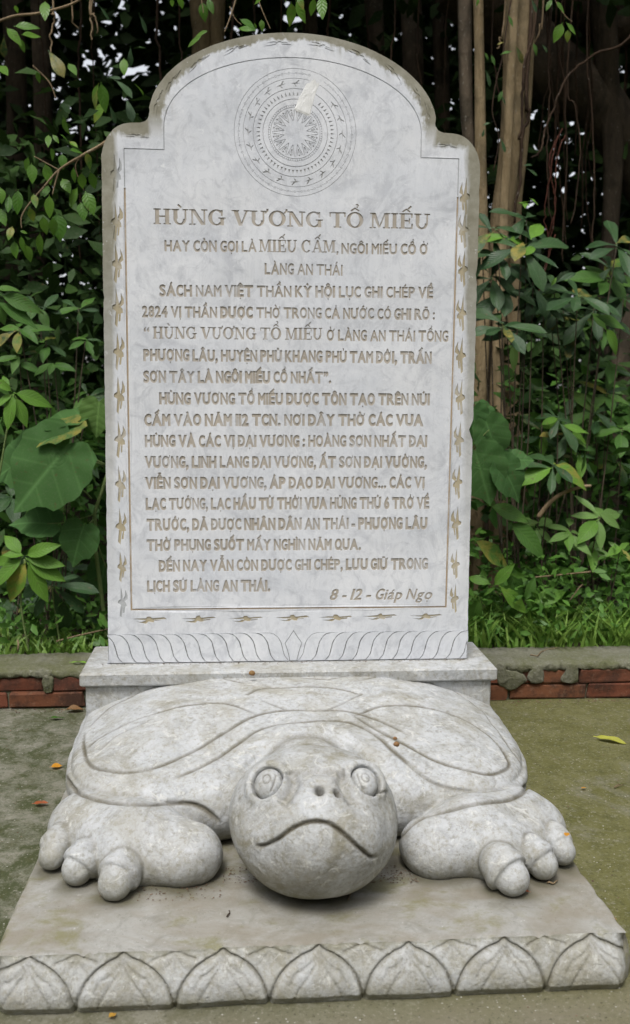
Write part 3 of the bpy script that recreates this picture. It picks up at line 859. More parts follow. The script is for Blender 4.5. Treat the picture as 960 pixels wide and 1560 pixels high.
# --- white plaster smear over the drum ----------------------------------------
sp_px = [(487, 106), (492, 108), (490, 118), (488, 128), (483, 140), (479, 152), (475, 165), (471, 177), (465, 175), (460, 172), (453, 170), (448, 166), (453, 158), (456, 148), (461, 138), (466, 126), (474, 116), (480, 108)]
P = [PX(u, v) for u, v in sp_px]; c = np.mean(P, 0)
V = [(p[0]+RNG.normal()*.0006, .0006, p[1]) for p in P]+[(c[0]+(p[0]-c[0])*.86, -.0004+RNG.normal()*.0002, c[1]+(p[1]-c[1])*.9) for p in P]+[(c[0]+(p[0]-c[0])*.4, -.0007+RNG.normal()*.0002, c[1]+(p[1]-c[1])*.45) for p in P]+[(c[0], -.0008, c[1])]
n = len(P)
Fc = [(r*n+k, r*n+(k+1) % n, (r+1)*n+(k+1) % n, (r+1)*n+k) for r in (0, 1) for k in range(n)]+[(2*n+k, 2*n+(k+1) % n, 3*n) for k in range(n)]
part('plaster_smear', V, Fc, MAT['plaster'], STELE)


# ================================================================== TURTLE
TB = empty('turtle_pedestal', (0, -.4, .088))
tag(TB, 'carved grey marble turtle crouching on the low slab, carrying the stele on its plinth', 'turtle statue')
def smin(a, b, k):
    h = np.clip(.5+.5*(b-a)/k, 0, 1); return b+(a-b)*h-k*h*(1-h)
def smax(a, b, k): return -smin(-a, -b, k)
def ell(P, c, r, rot=0., tilt=0.):
    Q = P-np.array(c)
    if rot: cs, sn = math.cos(rot), math.sin(rot); Q = np.stack([cs*Q[:, 0]+sn*Q[:, 1], -sn*Q[:, 0]+cs*Q[:, 1], Q[:, 2]], 1)
    if tilt: cs, sn = math.cos(tilt), math.sin(tilt); Q = np.stack([cs*Q[:, 0]+sn*Q[:, 2], Q[:, 1], -sn*Q[:, 0]+cs*Q[:, 2]], 1)
    k0 = np.linalg.norm(Q/np.array(r), axis=1); k1 = np.linalg.norm(Q/np.array(r)**2, axis=1)
    return k0*(k0-1)/(k1+1e-9)
def cap(P, a, b, ra, rb):
    a = np.array(a); b = np.array(b); ab = b-a
    h = np.clip(((P-a)@ab)/(ab@ab), 0, 1)
    return np.linalg.norm(P-a-h[:, None]*ab, axis=1)-(ra+(rb-ra)*h)
SLZ = .088
HC = atz(476, 1243, .217)            # middle of the head
EYES = [(408, 1193, -1), (556, 1191, 1)]
MZ = None
def neckg(x): return np.exp(-(np.abs(x)/.175)**2.4)
def shell_q(P):
    x, y = P[:, 0], P[:, 1]
    g = neckg(x-.015)
    y2 = y-.19*g
    X = np.abs(x-.004)/.530; Y = np.where(y2 < .08, np.abs(y2-.08)/.66, np.abs(y2-.08)/.6)
    q = (X**5+Y**5)**(1/5)
    return q, g
def shell_top(P):
    q, g = shell_q(P)
    zr = .176+.088*g
    qq = np.clip(q, 0, 1.1)
    dome = np.clip(1-(qq/.98)**2.3, 0, 1)**.62
    flare = .012*np.exp(-((qq-.99)/.07)**2)
    return zr+(.300-zr)*dome+flare, q
def sd_shell(P):
    zt, q = shell_top(P)
    z = P[:, 2]
    d1 = (z-zt)*.78
    d2 = (q-1)*.42
    d3 = (.146+.07*neckg(P[:, 0])-z)
    return smax(smax(d1, d2, .016), d3, .008)
def sd_body(P):
    x, y, z = P.T
    X = np.abs(x)/.462; Y = np.where(y < .08, np.abs(y-.08)/.565, np.abs(y-.08)/.5)
    q = (X**3.2+Y**3.2)**(1/3.2)
    return smax((q-1)*.4, np.abs(z-.14)-.085, .05)
def sd_chest(P):
    a = ell(P, (-.200, -.46, .155), (.135, .110, .085)); b = ell(P, (.215, -.46, .155), (.135, .110, .085))
    return np.minimum(a, b)
def sd_neck(P): return cap(P, (.01, -.30, .140), HC+[0, .07, -.03], .115, .105)
_eyes = []
def sd_head(P):
    x, y, z = P.T
    d = ell(P, HC, (.157, .140, .122))
    d = smin(d, ell(P, HC+[.0, .0, .022], (.138, .120, .094)), .03)
    # flatter, broader jaw and a raised muzzle
    d = smin(d, ell(P, HC+[.008, -.035, -.030], (.126, .108, .090)), .05)
    d = smin(d, ell(P, HC+[.020, -.104, .012], (.074, .050, .044), tilt=0), .06)
    d = smin(d, ell(P, HC+[.016, -.060, .030], (.050, .075, .060)), .05)
    for c, n in _eyes:
        d = smin(d, ell(P, c-n*.012, (.045, .045, .045)), .02)
        d = smax(d, -ell(P, c+n*.022, (.0315, .0315, .033)), .004)
        q_ = P-(c+n*.013); ax_ = q_@n; rr_ = np.linalg.norm(q_-ax_[:, None]*n, axis=1)
        d = smin(d, np.hypot(rr_-.0375, ax_)-.0066, .005)
    return d
LEGS = []
def L_(pts): return [atz(*p) for p in pts]
LEG_DEF = {
 'l': dict(chain=[(138, 1252, .130), (205, 1284, .128), (282, 1302, .124)], rad=[.078, .090, .072],
           toes=[((184, 1329, .124), (175, 1345, .116), .041, .036), ((127, 1312, .125), (118, 1324, .116), .037, .033), ((88, 1284, .128), (80, 1304, .117), .033, .030)]),
 'r': dict(chain=[(784, 1248, .130), (724, 1275, .128), (664, 1290, .124)], rad=[.078, .090, .072],
           toes=[((769, 1323, .126), (781, 1337, .117), .044, .038), ((816, 1304, .127), (827, 1317, .117), .036, .033), ((848, 1281, .128), (857, 1297, .117), .031, .029)]),
}
for k_, d_ in LEG_DEF.items():
    ch = L_(d_['chain']); toes = [(atz(*a), atz(*b), ra, rb) for a, b, ra, rb in d_['toes']]
    LEGS.append((ch, d_['rad'], toes))
LZ = 1.22
def sd_leg(P, i):
    ch, rd, toes = LEGS[i]
    ks = np.array([1, 1, LZ]); Q = P*ks
    d = smin(cap(Q, ch[0]*ks, ch[1]*ks, rd[0], rd[1]), cap(Q, ch[1]*ks, ch[2]*ks, rd[1], rd[2]), .03)/1.25
    d = smin(d, cap(P, PADS[i][0], PADS[i][1], .052, .060), .02)
    return smax(d, SLZ-.01-P[:, 2], .01)
PADS = [(atz(116, 1268, .120), atz(196, 1306, .120)), (atz(822, 1262, .120), atz(757, 1300, .120))]
def sd_toes(P, i):
    out = []
    ch, rd, toes = LEGS[i]
    for a, b, ra, rb in toes:
        t = (b-a)/np.linalg.norm(b-a)
        cuff = cap(P, a-t*.012, a+t*.002, ra*.9, ra*1.0)
        cuff = smax(cuff, (P-(a+t*.014))@t, .004)
        nail = cap(P, a, b, rb*1.0, rb*.86)
        out.append(smax(smin(cuff, nail, .003), SLZ-.01-P[:, 2], .008))
    return out
def sd_all(P, parts=False):
    sh = sd_shell(P); bo = sd_body(P); he = sd_head(P); nk = sd_neck(P)
    l0, l1 = sd_leg(P, 0), sd_leg(P, 1); t0, t1 = sd_toes(P, 0), sd_toes(P, 1)
    D = smin(sh, bo, .008)
    D = smin(D, sd_chest(P), .016)
    D = smin(D, nk, .03)
    D = smin(D, he, .022)
    lg = smin(l0, l1, .001)
    D = smin(D, lg, .010)
    for t in t0+t1: D = smin(D, t, .005)
    if parts: return D, [smin(sh, bo, .001), np.minimum(he, nk+.02), l0, l1]+t0+t1
    return D
def sphere_trace(us, vs_, steps=90, fn=None):
    fn = fn or sd_all
    D = np.array([ray(u, v) for u, v in zip(us, vs_)]); t = np.full(len(D), .9)
    for _ in range(steps):
        d = fn(CAM+D*t[:, None]); t += np.clip(d, -.03, .06)*.7
    return CAM+D*t[:, None]
def grad(P, fn, e=.0012):
    g = np.stack([fn(P+np.eye(3)[i]*e)-fn(P-np.eye(3)[i]*e) for i in range(3)], 1)
    return g/(2*e)
for u, v, s in EYES:
    p = sphere_trace([u], [v], fn=lambda P: ell(P, HC, (.156, .140, .125)))[0]
    n_ = grad(p[None], lambda P: ell(P, HC, (.156, .140, .125)))[0]; n_ /= np.linalg.norm(n_)
    n_ = n_*.62-ray(u, v)*.38; n_ /= np.linalg.norm(n_); _eyes.append((p-n_*.016, n_))

def surface_nets(fn, lo, hi, h):
    lo = np.array(lo); nx, ny, nz = [int(math.ceil((hi[i]-lo[i])/h))+1 for i in range(3)]
    X, Y, Z = np.meshgrid(np.arange(nx), np.arange(ny), np.arange(nz), indexing='ij')
    G = np.stack([X, Y, Z], -1).reshape(-1, 3)*h+lo
    D = np.concatenate([fn(G[i:i+400000]) for i in range(0, len(G), 400000)]).reshape(nx, ny, nz)
    S = D < 0
    acc = np.zeros((nx-1, ny-1, nz-1, 3)); cnt = np.zeros((nx-1, ny-1, nz-1))
    cs = [(i, j, k) for i in (0, 1) for j in (0, 1) for k in (0, 1)]
    sl = lambda A, c: A[c[0]:nx-1+c[0], c[1]:ny-1+c[1], c[2]:nz-1+c[2]]
    for a in cs:
        for ax in range(3):
            if a[ax]: continue
            b = list(a); b[ax] = 1
            Da, Db = sl(D, a), sl(D, b); m = (Da < 0) != (Db < 0)
            t = np.where(m, Da/np.where(m, Da-Db, 1), 0)
            p = np.array(a, float)
            acc += m[..., None]*(p+np.eye(3)[ax]*t[..., None]); cnt += m
    act = cnt > 0
    idx = np.full(act.shape, -1); idx[act] = np.arange(act.sum())
    ci = np.argwhere(act)
    V = lo+(ci+acc[act]/cnt[act][:, None])*h
    F = []
    for ax in range(3):
        b1, b2 = [(1, 2), (2, 0), (0, 1)][ax]
        A = np.moveaxis(S, ax, 0)
        sh = [slice(None)]*3; s0 = [slice(1, -1)]*3; s0[ax] = slice(0, -1); s1 = [slice(1, -1)]*3; s1[ax] = slice(1, None)
        a, b = S[tuple(s0)], S[tuple(s1)]
        for inv in (False, True):
            m = np.argwhere((~a & b) if inv else (a & ~b))
            if not len(m): continue
            base = m.copy(); base[:, b1] += 1; base[:, b2] += 1
            q = []
            for d1, d2 in ((0, 0), (-1, 0), (-1, -1), (0, -1)):
                c = base.copy(); c[:, b1] += d1; c[:, b2] += d2
                q.append(idx[c[:, 0], c[:, 1], c[:, 2]])
            q = np.stack(q, 1); F.append(q if not inv else q[:, ::-1])
    return V, np.concatenate(F)
def subdivide(V, F):
    E = np.concatenate([F[:, [i, (i+1) % 4]] for i in range(4)]); E = np.sort(E, 1)
    U, inv = np.unique(E, axis=0, return_inverse=True); inv = inv.reshape(-1)
    em = (V[U[:, 0]]+V[U[:, 1]])/2; fm = V[F].mean(1)
    n, m, k = len(V), len(U), len(F)
    e = [n+inv[i*k:(i+1)*k] for i in range(4)]; f = n+m+np.arange(k)
    NF = np.concatenate([np.stack([F[:, i], e[i], f, e[(i-1) % 4]], 1) for i in range(4)])
    return np.concatenate([V, em, fm]), NF

def proj_px(V):
    d = V-CAM; w_ = d@FW
    return np.stack([480+F_PX*(d@RT)/w_, 780-F_PX*(d@UP)/w_], 1)

def carve(V, N, lines):
    """sink grooves along 3-D polylines: lines = [(points, width, depth, dirt)]"""
    disp = np.zeros(len(V)); dirt = np.zeros(len(V))
    for P, w_, dep, dt in lines:
        lo = P.min(0)-w_*4; hi = P.max(0)+w_*4
        ii = np.where(((V > lo) & (V < hi)).all(1))[0]
        if not len(ii): continue
        best = np.full(len(ii), 9.); Q = V[ii]; bt = np.zeros(len(ii))
        for k, (a, b) in enumerate(zip(P[:-1], P[1:])):
            ab = b-a; L = ab@ab
            if L < 1e-12: continue
            h = np.clip(((Q-a)@ab)/L, 0, 1); d = np.linalg.norm(Q-a-h[:, None]*ab, axis=1)
            m = d < best; best[m] = d[m]; bt[m] = ((k+h)/(len(P)-1))[m]
        taper = np.clip(np.minimum(bt, 1-bt)/.08+.25, 0, 1) if len(P) > 8 else 1.0
        w_ = w_*.85; dep = dep*1.35
        g = np.exp(-(best/w_)**2)*taper
        disp[ii] = np.maximum(disp[ii], 0)+dep*g*(disp[ii] < dep*g) if False else np.where(dep*g > disp[ii], dep*g, disp[ii])
        dirt[ii] = np.maximum(dirt[ii], np.minimum(1, 1.5*dt*np.exp(-(best/(w_*1.45))**2)*taper))
    return V-N*disp[:, None], dirt

H_ = .0064
TV, TF = surface_nets(sd_all, (-.60, -.92, .075), (.60, .14, .40), H_)
# drop what lies under the slab surface and inside the plinth's back
def newton(V, fn, it=2):
    for _ in range(it):
        g = grad(V, fn); d = fn(V); V = V-g*(d/np.maximum((g*g).sum(1), .05))[:, None]
    return V
TV = newton(TV, sd_all, 1)
TV, TF = subdivide(TV, TF); TV = newton(TV, sd_all, 1)
# finer where the carving is delicate (everything the face and toes occupy)
fc = TV[TF].mean(1)
TN = grad(TV, sd_all); TN /= np.linalg.norm(TN, axis=1)[:, None]+1e-9

z2 = lambda pts: [(x/1.92, 960+y/1.92) for x, y in pts]
z3 = lambda pts: [(460+x/1.92, 960+y/1.92) for x, y in pts]
z4 = lambda pts: [(320+x/3.097, 1110+y/3.097) for x, y in pts]
GL = []
def groove(px, w_, dep, dt, n=6, closed=False):
    P = catmull(px, n, closed)
    if closed: P = np.concatenate([P, P[:1]])
    GL.append((sphere_trace(P[:, 0], P[:, 1]), w_, dep, dt))
# scutes and rim of the shell
groove(z2([(247, 300), (246, 350), (262, 392), (300, 410), (400, 415), (500, 385), (600, 335), (690, 280), (760, 245), (860, 235), (960, 234), (1010, 238), (1060, 248), (1120, 268), (1190, 305)]), .0032, .0030, .9)
groove(z3([(150, 250), (200, 280), (300, 335), (400, 385), (500, 415), (560, 420), (605, 400), (600, 372), (560, 320), (480, 265), (400, 235), (300, 220), (220, 225), (160, 250)]), .0032, .0030, .9)
groove(z2([(510, 430), (600, 395), (680, 345), (740, 300), (800, 280), (880, 268), (960, 265), (1020, 270), (1090, 300), (1150, 350), (1210, 405)]), .0034, .0030, .8)
groove(z3([(240, 330), (330, 410), (400, 452), (480, 470), (540, 474), (600, 462)]), .0036, .003, .5)
groove(z2([(262, 285), (300, 245), (350, 212), (450, 165), (600, 135), (700, 125)]), .0028, .0022, .7)
groove(z2([(255, 345), (300, 310), (380, 270), (480, 235), (560, 220), (650, 212), (745, 242)]), .0028, .0024, .75)
groove(z2([(290, 352), (350, 305), (440, 262)]), .0024, .0016, .4)
groove(z2([(720, 190), (780, 170), (960, 168), (1050, 188)]), .0028, .0024, .75)
groove(z2([(655, 142), (710, 155)]), .0026, .002, .6)
groove(z2([(770, 205), (830, 232)]), .0026, .002, .5)
groove(z3([(175, 188), (80, 232)]), .0026, .002, .5)
groove(z3([(180, 145), (240, 135), (340, 142), (440, 175), (520, 232), (560, 278), (600, 330), (650, 405)]), .0028, .0022, .7)
groove(z3([(0, 140), (90, 142), (165, 120)]), .0026, .002, .6)
# folds above the forelegs
groove(z2([(193, 430), (213, 460), (245, 484), (300, 500), (370, 510), (440, 511), (540, 505), (600, 525), (640, 560)]), .0045, .0055, .9)
groove(z3([(285, 610), (330, 565), (380, 540), (440, 524), (500, 510), (560, 502), (615, 492), (648, 472), (662, 446)]), .0045, .0055, .9)
# mouth
groove(z4([(216, 556), (240, 556), (265, 549), (320, 522), (375, 480), (430, 450), (470, 440), (515, 438), (560, 448), (610, 478), (660, 522), (710, 568), (755, 605), (784, 604)]), .0030, .0068, 1.0)
# nostrils and wrinkles
groove(z4([(514, 288), (518, 296)]), .0066, .018, 1.0, 3)
groove(z4([(603, 297), (607, 305)]), .0062, .017, 1.0, 3)
groove(z4([(372, 195), (392, 225), (392, 268), (366, 318), (330, 360)]), .013, .0085, .3)
groove(z4([(636, 205), (624, 245), (645, 295), (684, 352)]), .013, .0085, .3)
groove(z4([(430, 235), (470, 208), (540, 203), (600, 218)]), .009, .0045, .35)
groove(z4([(630, 190), (636, 225)]), .0025, .003, .7)
groove(z4([(840, 300), (790, 300), (770, 320)]), .0028, .003, .5)
# joints round the toes
TV, dirt = carve(TV, TN, GL)
TV = TV+TN*(.0003*np.sin(TV[:, 0]*140+np.sin(TV[:, 1]*90)*2)*np.sin(TV[:, 1]*120+TV[:, 2]*150+np.sin(TV[:, 0]*70)*2))[:, None]
TV = TV+TN*(.0015*(np.sin(TV[:, 0]*47+TV[:, 1]*23)*np.sin(TV[:, 1]*39-TV[:, 2]*31)))[:, None]
_, PD = sd_all(TV, True)
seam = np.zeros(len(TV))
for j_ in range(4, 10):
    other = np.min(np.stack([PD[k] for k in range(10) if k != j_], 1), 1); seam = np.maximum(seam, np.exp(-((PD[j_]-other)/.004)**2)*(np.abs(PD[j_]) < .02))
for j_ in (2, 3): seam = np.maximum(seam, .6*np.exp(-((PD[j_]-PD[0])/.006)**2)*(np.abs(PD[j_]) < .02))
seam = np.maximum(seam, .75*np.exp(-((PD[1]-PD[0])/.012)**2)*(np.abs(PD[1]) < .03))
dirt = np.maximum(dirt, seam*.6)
lab = np.argmin(np.stack(PD, 1), 1)
# algae where rain keeps the stone damp: low on head and legs, along the collar
low = np.clip((.150-TV[:, 2])/.05, 0, 1)
hd = np.clip((HC[2]-.03-TV[:, 2])/.09, 0, 1)*(lab == 1)
topm = np.clip((TV[:, 2]-.33)/.03, 0, 1)*(lab == 1)
algae = np.clip(low*.6+hd*.95+topm*.35, 0, 1)
flab = lab[TF[:, 0]]
keep = (TV[TF][:, :, 2].max(1) > SLZ-.008) & (TV[TF][:, :, 1].mean(1) < .1)
TF = TF[keep]; flab = flab[keep]
# shared smooth normals
fn_ = np.cross(TV[TF[:, 2]]-TV[TF[:, 0]], TV[TF[:, 3]]-TV[TF[:, 1]])
VN = np.zeros_like(TV)
for k in range(4): np.add.at(VN, TF[:, k], fn_)
VN /= np.linalg.norm(VN, axis=1)[:, None]+1e-12
def piece(name, sel, mat, parent):
    f = TF[sel]; u, inv = np.unique(f, return_inverse=True); f = inv.reshape(f.shape)
    off = np.array(parent.location)+(np.array(parent.parent.location) if parent.parent else 0)
    me = bpy.data.meshes.new(name); me.vertices.add(len(u)); me.vertices.foreach_set('co', (TV[u]-off).astype(np.float32).ravel())
    me.loops.add(f.size); me.loops.foreach_set('vertex_index', f.ravel().astype(np.int32))
    me.polygons.add(len(f)); me.polygons.foreach_set('loop_start', np.arange(0, f.size, 4, dtype=np.int32))
    me.polygons.foreach_set('loop_total', np.full(len(f), 4, np.int32))
    me.update(calc_edges=True); me.polygons.foreach_set('use_smooth', [True]*len(f))
    me.materials.append(mat); set_attr(me, 'dirt', dirt[u]); set_attr(me, 'algae', algae[u])
    me.normals_split_custom_set_from_vertices([tuple(v) for v in VN[u]])
    me.validate(); return link(name, me, parent)
piece('shell', flab == 0, MAT['turtle'], TB)
head = piece('head', flab == 1, MAT['turtle_head'], TB)
for i in (0, 1):
    lg_ = piece('leg', flab == 2+i, MAT['turtle'], TB)
    for j in range(3): piece('toe', flab == 4+i*3+j, MAT['turtle'], lg_)

# --- eyes -----------------------------------------------------------------------
for (c, nrm), (u, v, s) in zip(_eyes, EYES):
    fwd = nrm; upv = np.array([0, 0, 1.])-fwd*fwd[2]; upv /= np.linalg.norm(upv); rtv = np.cross(fwd, upv)
    nu, nv = 64, 40; rad = np.array([.0285, .0285, .0345]); Vv = []; 
    for j in range(nv+1):
        ph = math.pi*j/nv
        for i in range(nu):
            th = 2*math.pi*i/nu
            a, b, d = math.sin(ph)*math.cos(th), math.sin(ph)*math.sin(th), math.cos(ph)   # d towards the viewer
            Vv.append(c+nrm*.008+rtv*a*.0262+upv*b*.0285+fwd*d*.0240)
    Vv = np.array(Vv)
    Ne = (Vv-c); Ne /= np.linalg.norm(Ne, axis=1)[:, None]
    # pupil ring and the upright line beside it, in the eye's own frame
    loc = np.stack([(Vv-c)@rtv, (Vv-c)@upv, (Vv-c)@fwd], 1)
    pc = np.array([.0010*s, .0025]); pr = .0072
    dr = np.hypot(loc[:, 0]-pc[0]-(.003 if s > 0 else -.001), (loc[:, 1]-pc[1])*.85)-pr
    side = 1 if s < 0 else -1
    # the line runs on the side of the snout
    sx_ = np.sign((HC+[0, -.1, 0]-c)@rtv)
    ln = loc[:, 0]-sx_*(.0165-.9*loc[:, 1]**2*10)
    fr = loc[:, 2] > 0
    g1 = np.exp(-(dr/.0013)**2)*fr; g2 = np.exp(-(ln/.0014)**2)*fr*(np.abs(loc[:, 1]) < .016)
    g = np.maximum(g1, g2)
    Vv = Vv-Ne*(g*.0016)[:, None]
    Fe = [(j*nu+i, (j+1)*nu+i, (j+1)*nu+(i+1) % nu, j*nu+(i+1) % nu) for j in range(nv) for i in range(nu)]
    e = part('eye', Vv, Fe, MAT['turtle'], head, True)
    set_attr(e.data, 'dirt', g*.95); set_attr(e.data, 'algae', np.zeros(len(Vv)))

# --- plinth on the turtle's back ------------------------------------------------------
def rough(V, a): return [(p[0]+RNG.normal()*a, p[1]+RNG.normal()*a, p[2]+RNG.normal()*a) for p in V]
V, Fc = boxg(-.514, .514, -.068, .160, SLZ, .2755, .004); part('plinth', V, Fc, MAT['turtle'], TB)
V, Fc = boxg(-.5265, .5265, -.0805, .1705, .2755, .310, .0045); part('plinth_ledge', V, Fc, MAT['turtle'], TB)

# --- lotus slab -----------------------------------------------------------------------
SLAB = empty('lotus_slab', (0, -.35, 0))
tag(SLAB, 'low weathered marble slab under the turtle with lotus petals carved on its front edge', 'stone slab')
W_ = .531; YF = -.893; YB = .20; ZT = SLZ
us = np.arange(-W_-.004, W_+.0041, .00295); nzr = 46
def prof(t):
    """t 0..1 down the front: slight roll out and back under"""
    z = ZT-t*(ZT+.004); y = YF-.031*math.sin(min(1, t*1.15)*math.pi*.58)**1.2+.010*max(0, t-.80)/.20
    return y, z
PRF = [prof(t) for t in np.linspace(0, 1, nzr)]
GV = np.array([[(x, y, z) for x in us] for y, z in PRF])
nz_, nx_ = GV.shape[:2]; GVf = GV.reshape(-1, 3)
tt = np.repeat(np.linspace(0, 1, nzr), nx_)
# petal lines in (x, t) drawn on the front: big petals every step, small tips between
tips_px = [(44, 1462), (188, 1457), (340, 1451), (486, 1446), (622, 1440), (769, 1433), (901, 1431)]
tip_x = [aty(u, v, YF)[0] for u, v in tips_px]
vx_px = [(116, 1535), (267, 1528), (410, 1521), (553, 1514), (690, 1507), (829, 1500)]
val_x = [aty(u, v, YF-.02)[0] for u, v in vx_px]
L2D = []
step = .152
tip_x = [tip_x[0]]+tip_x[1:]
for i, tx in enumerate(tip_x):
    lv = val_x[i-1] if i > 0 else tx-.080; rv_ = val_x[i] if i < len(val_x) else tx+.085
    for vx, s in ((lv, -1), (rv_, 1)):
        w_ = abs(vx-tx)
        pts = [(0, .03), (.14, .11), (.34, .17), (.60, .29), (.82, .48), (.95, .74), (1.0, .98)]
        L2D.append((catmull([(tx+s*w_*a, b) for a, b in pts], 6), .0024, .0060, .7))
        for k_, (ea, eb, ex) in enumerate(((.30, .40, .0), (.56, .62, .1))):
            pts = [(.02, .10), (.14, .24), (.34, .36), (ea+.16, eb), (ea+.30, eb+.18)]
            sc_ = (1., .6)[k_]
            L2D.append((catmull([(tx+s*w_*(a*sc_), b*(1 if k_ == 0 else 1.02)+k_*.05) for a, b in pts], 5), .0014, .0018, .4))
    L2D.append((np.array([(tx, .10), (tx+.001, .34)]), .0013, .0016, .4))
for i, vx in enumerate(val_x):
    a = tip_x[i]; b = tip_x[i+1]; m_ = vx
    wl, wr = (m_-a), (b-m_)
    L2D.append((catmull([(m_-wl*.46, .15), (m_-wl*.22, .09), (m_, .03), (m_+wr*.22, .09), (m_+wr*.46, .15)], 5), .0018, .0030, .6))
    for s in (-1, 1):
        L2D.append((catmull([(m_, .06), (m_+s*.010, .20), (m_+s*.020, .28)], 4), .0013, .0016, .35))
    L2D.append((np.array([(m_, .05), (m_, .30)]), .0013, .0016, .35))
HT = ZT+.004
gx, gt = GVf[:, 0], tt*HT*1.12
disp = np.zeros(len(GVf)); dirtS = np.zeros(len(GVf))
for P, w_, dep, dt in L2D:
    P = np.array(P)*[1, HT*1.12]
    m0 = (gx > P[:, 0].min()-.02) & (gx < P[:, 0].max()+.02); ii = np.where(m0)[0]
    if not len(ii): continue
    best = np.full(len(ii), 9.)
    for a, b in zip(P[:-1], P[1:]):
        ab = b-a; h = np.clip(((gx[ii]-a[0])*ab[0]+(gt[ii]-a[1])*ab[1])/(ab@ab+1e-12), 0, 1)
        best = np.minimum(best, np.hypot(gx[ii]-a[0]-h*ab[0], gt[ii]-a[1]-h*ab[1]))
    disp[ii] = np.maximum(disp[ii], dep*np.exp(-(best/w_)**2)); dirtS[ii] = np.maximum(dirtS[ii], dt*np.exp(-(best/(w_*1.1))**2))
# which petal owns a point (0 = ground of the relief)
own = np.full(len(GVf), -1)
def arch_t(i, x):
    tx = tip_x[i]; lv = val_x[i-1] if i > 0 else tx-.080; rv2 = val_x[i] if i < len(val_x) else tx+.085
    a = np.where(x < tx, (tx-x)/(tx-lv), (x-tx)/(rv2-tx))
    return np.interp(a, [0, .14, .34, .60, .82, .95, 1.0], [.03, .11, .17, .29, .48, .74, .98]), (x >= lv) & (x <= rv2)
for i in range(len(tip_x)):
    at_, inside = arch_t(i, gx)
    m_ = inside & (tt > at_); own[m_] = i
small = (own < 0) & (tt > .10)
for i, vx in enumerate(val_x):
    m_ = small & (np.abs(gx-vx) < .052) & (tt > .04+np.abs(gx-vx)*2.4); own[m_] = 20+i
pil = np.zeros(len(GVf))
for i in range(len(tip_x)):
    at_, ins = arch_t(i, gx); m_ = own == i; pil[m_] = np.clip((tt[m_]-at_[m_])/.30, 0, 1)**.6
pil[own >= 20] = .35
disp -= .0026*pil*np.clip(1-dirtS*1.1, 0, 1)
GVf[:, 1] += disp
ec = np.abs(GVf[:, 0])-(W_-.006)
ec2 = np.clip((np.abs(GVf[:, 0])-(W_-.028))/.032, 0, 1)
GVf[:, 1] += ec2**2.4*.030*np.clip(tt*6, 0, 1)
GVf[:, 1] += .0022*np.sin(gx*9)*np.sin(gx*23+1)
chip = RNG.normal(0, .0006, len(GVf)); GVf[:, 1] += chip*.4
GVf[:, 2] += np.where(tt < .03, -np.abs(np.sin(gx*61)*np.sin(gx*143+1)*np.sin(gx*29))**2*.006, 0)
FI = [(j*nx_+i, (j+1)*nx_+i, (j+1)*nx_+i+1, j*nx_+i+1) for j in range(nz_-1) for i in range(nx_-1)]
FI = np.array(FI); fo = own[FI[:, 0]]
algS = np.clip(.25+.75*np.clip((tt-.55)/.35, 0, 1)+.5*np.clip((.12-tt)/.12, 0, 1), 0, 1)*np.where(own < 0, 1.0, .85)
def gpiece(name, faces):
    u, inv = np.unique(faces, return_inverse=True)
    o = part(name, GVf[u], inv.reshape(faces.shape), MAT['slab_front'], SLAB, True)
    set_attr(o.data, 'dirt', dirtS[u]); set_attr(o.data, 'algae', algS[u])
for i in list(range(7))+[20+j for j in range(6)]:
    if (fo == i).any(): gpiece('lotus_petal', FI[fo == i])
gpiece('petal_ground', FI[fo < 0])
# top and remaining sides, tied to the first row of the front
top = GVf[:nx_]; bot = GVf[-nx_:]
V = [tuple(p) for p in top]; n0 = len(V)
ys = np.linspace(YF, YB, 150)[1:]
edgej = lambda y, s: s*(W_+.004*math.sin(y*13+s)*.5-.0035*abs(math.sin(y*37+s*2))**6)
rows = [list(range(n0))]
xs_t = np.linspace(-1, 1, n0)
for y in ys:
    o = len(V); l_, r_ = edgej(y, -1), edgej(y, 1)
    V += [(l_+(r_-l_)*(t+1)/2, y, ZT+.0012*math.sin(t*9+y*7)*math.sin(y*17)) for t in xs_t]; rows.append(list(range(o, o+n0)))
Fc = [(rows[r][i], rows[r][i+1], rows[r+1][i+1], rows[r+1][i]) for r in range(len(rows)-1) for i in range(n0-1)]
# side walls, rolling out like the front
for s, col in ((-1, 0), (1, n0-1)):
    prev = [rows[r][col] for r in range(len(rows))]
    for t in (.15, .35, .6, .85, 1.0):
        o = len(V); dx = .020*math.sin(min(1, t*1.15)*math.pi*.62)
        gp = GVf[int(round(t*(nzr-1)))*nx_+(0 if s < 0 else nx_-1)]
        V += [tuple(gp) if r == 0 else (V[rows[r][col]][0]+s*dx*min(1, r/3+.3), V[rows[r][col]][1], ZT-t*(ZT+.004)) for r in range(len(rows))]
        cur = list(range(o, o+len(rows)))
        for r in range(len(rows)-1):
            q = (prev[r], cur[r], cur[r+1], prev[r+1]); Fc.append(q if s > 0 else q[::-1])
        prev = cur
o = len(V); Fc.append((rows[-1][0], rows[-1][-1], o, o+1)); V += [(W_, YB, -.004), (-W_, YB, -.004)]
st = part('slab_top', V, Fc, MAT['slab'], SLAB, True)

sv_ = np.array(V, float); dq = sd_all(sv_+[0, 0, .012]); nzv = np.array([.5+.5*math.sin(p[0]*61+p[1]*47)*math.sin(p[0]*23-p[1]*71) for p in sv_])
set_attr(st.data, 'dirt', np.clip(np.exp(-np.clip(dq, 0, 1)/.017)*(.7+.6*nzv), 0, .92)*(sv_[:, 2] > ZT-.01))  # real grime plus a contact shadow painted in, fading away from the turtle
set_attr(st.data, 'algae', np.clip(np.exp(-np.clip(dq, 0, 1)/.05)*.6*nzv, 0, 1))

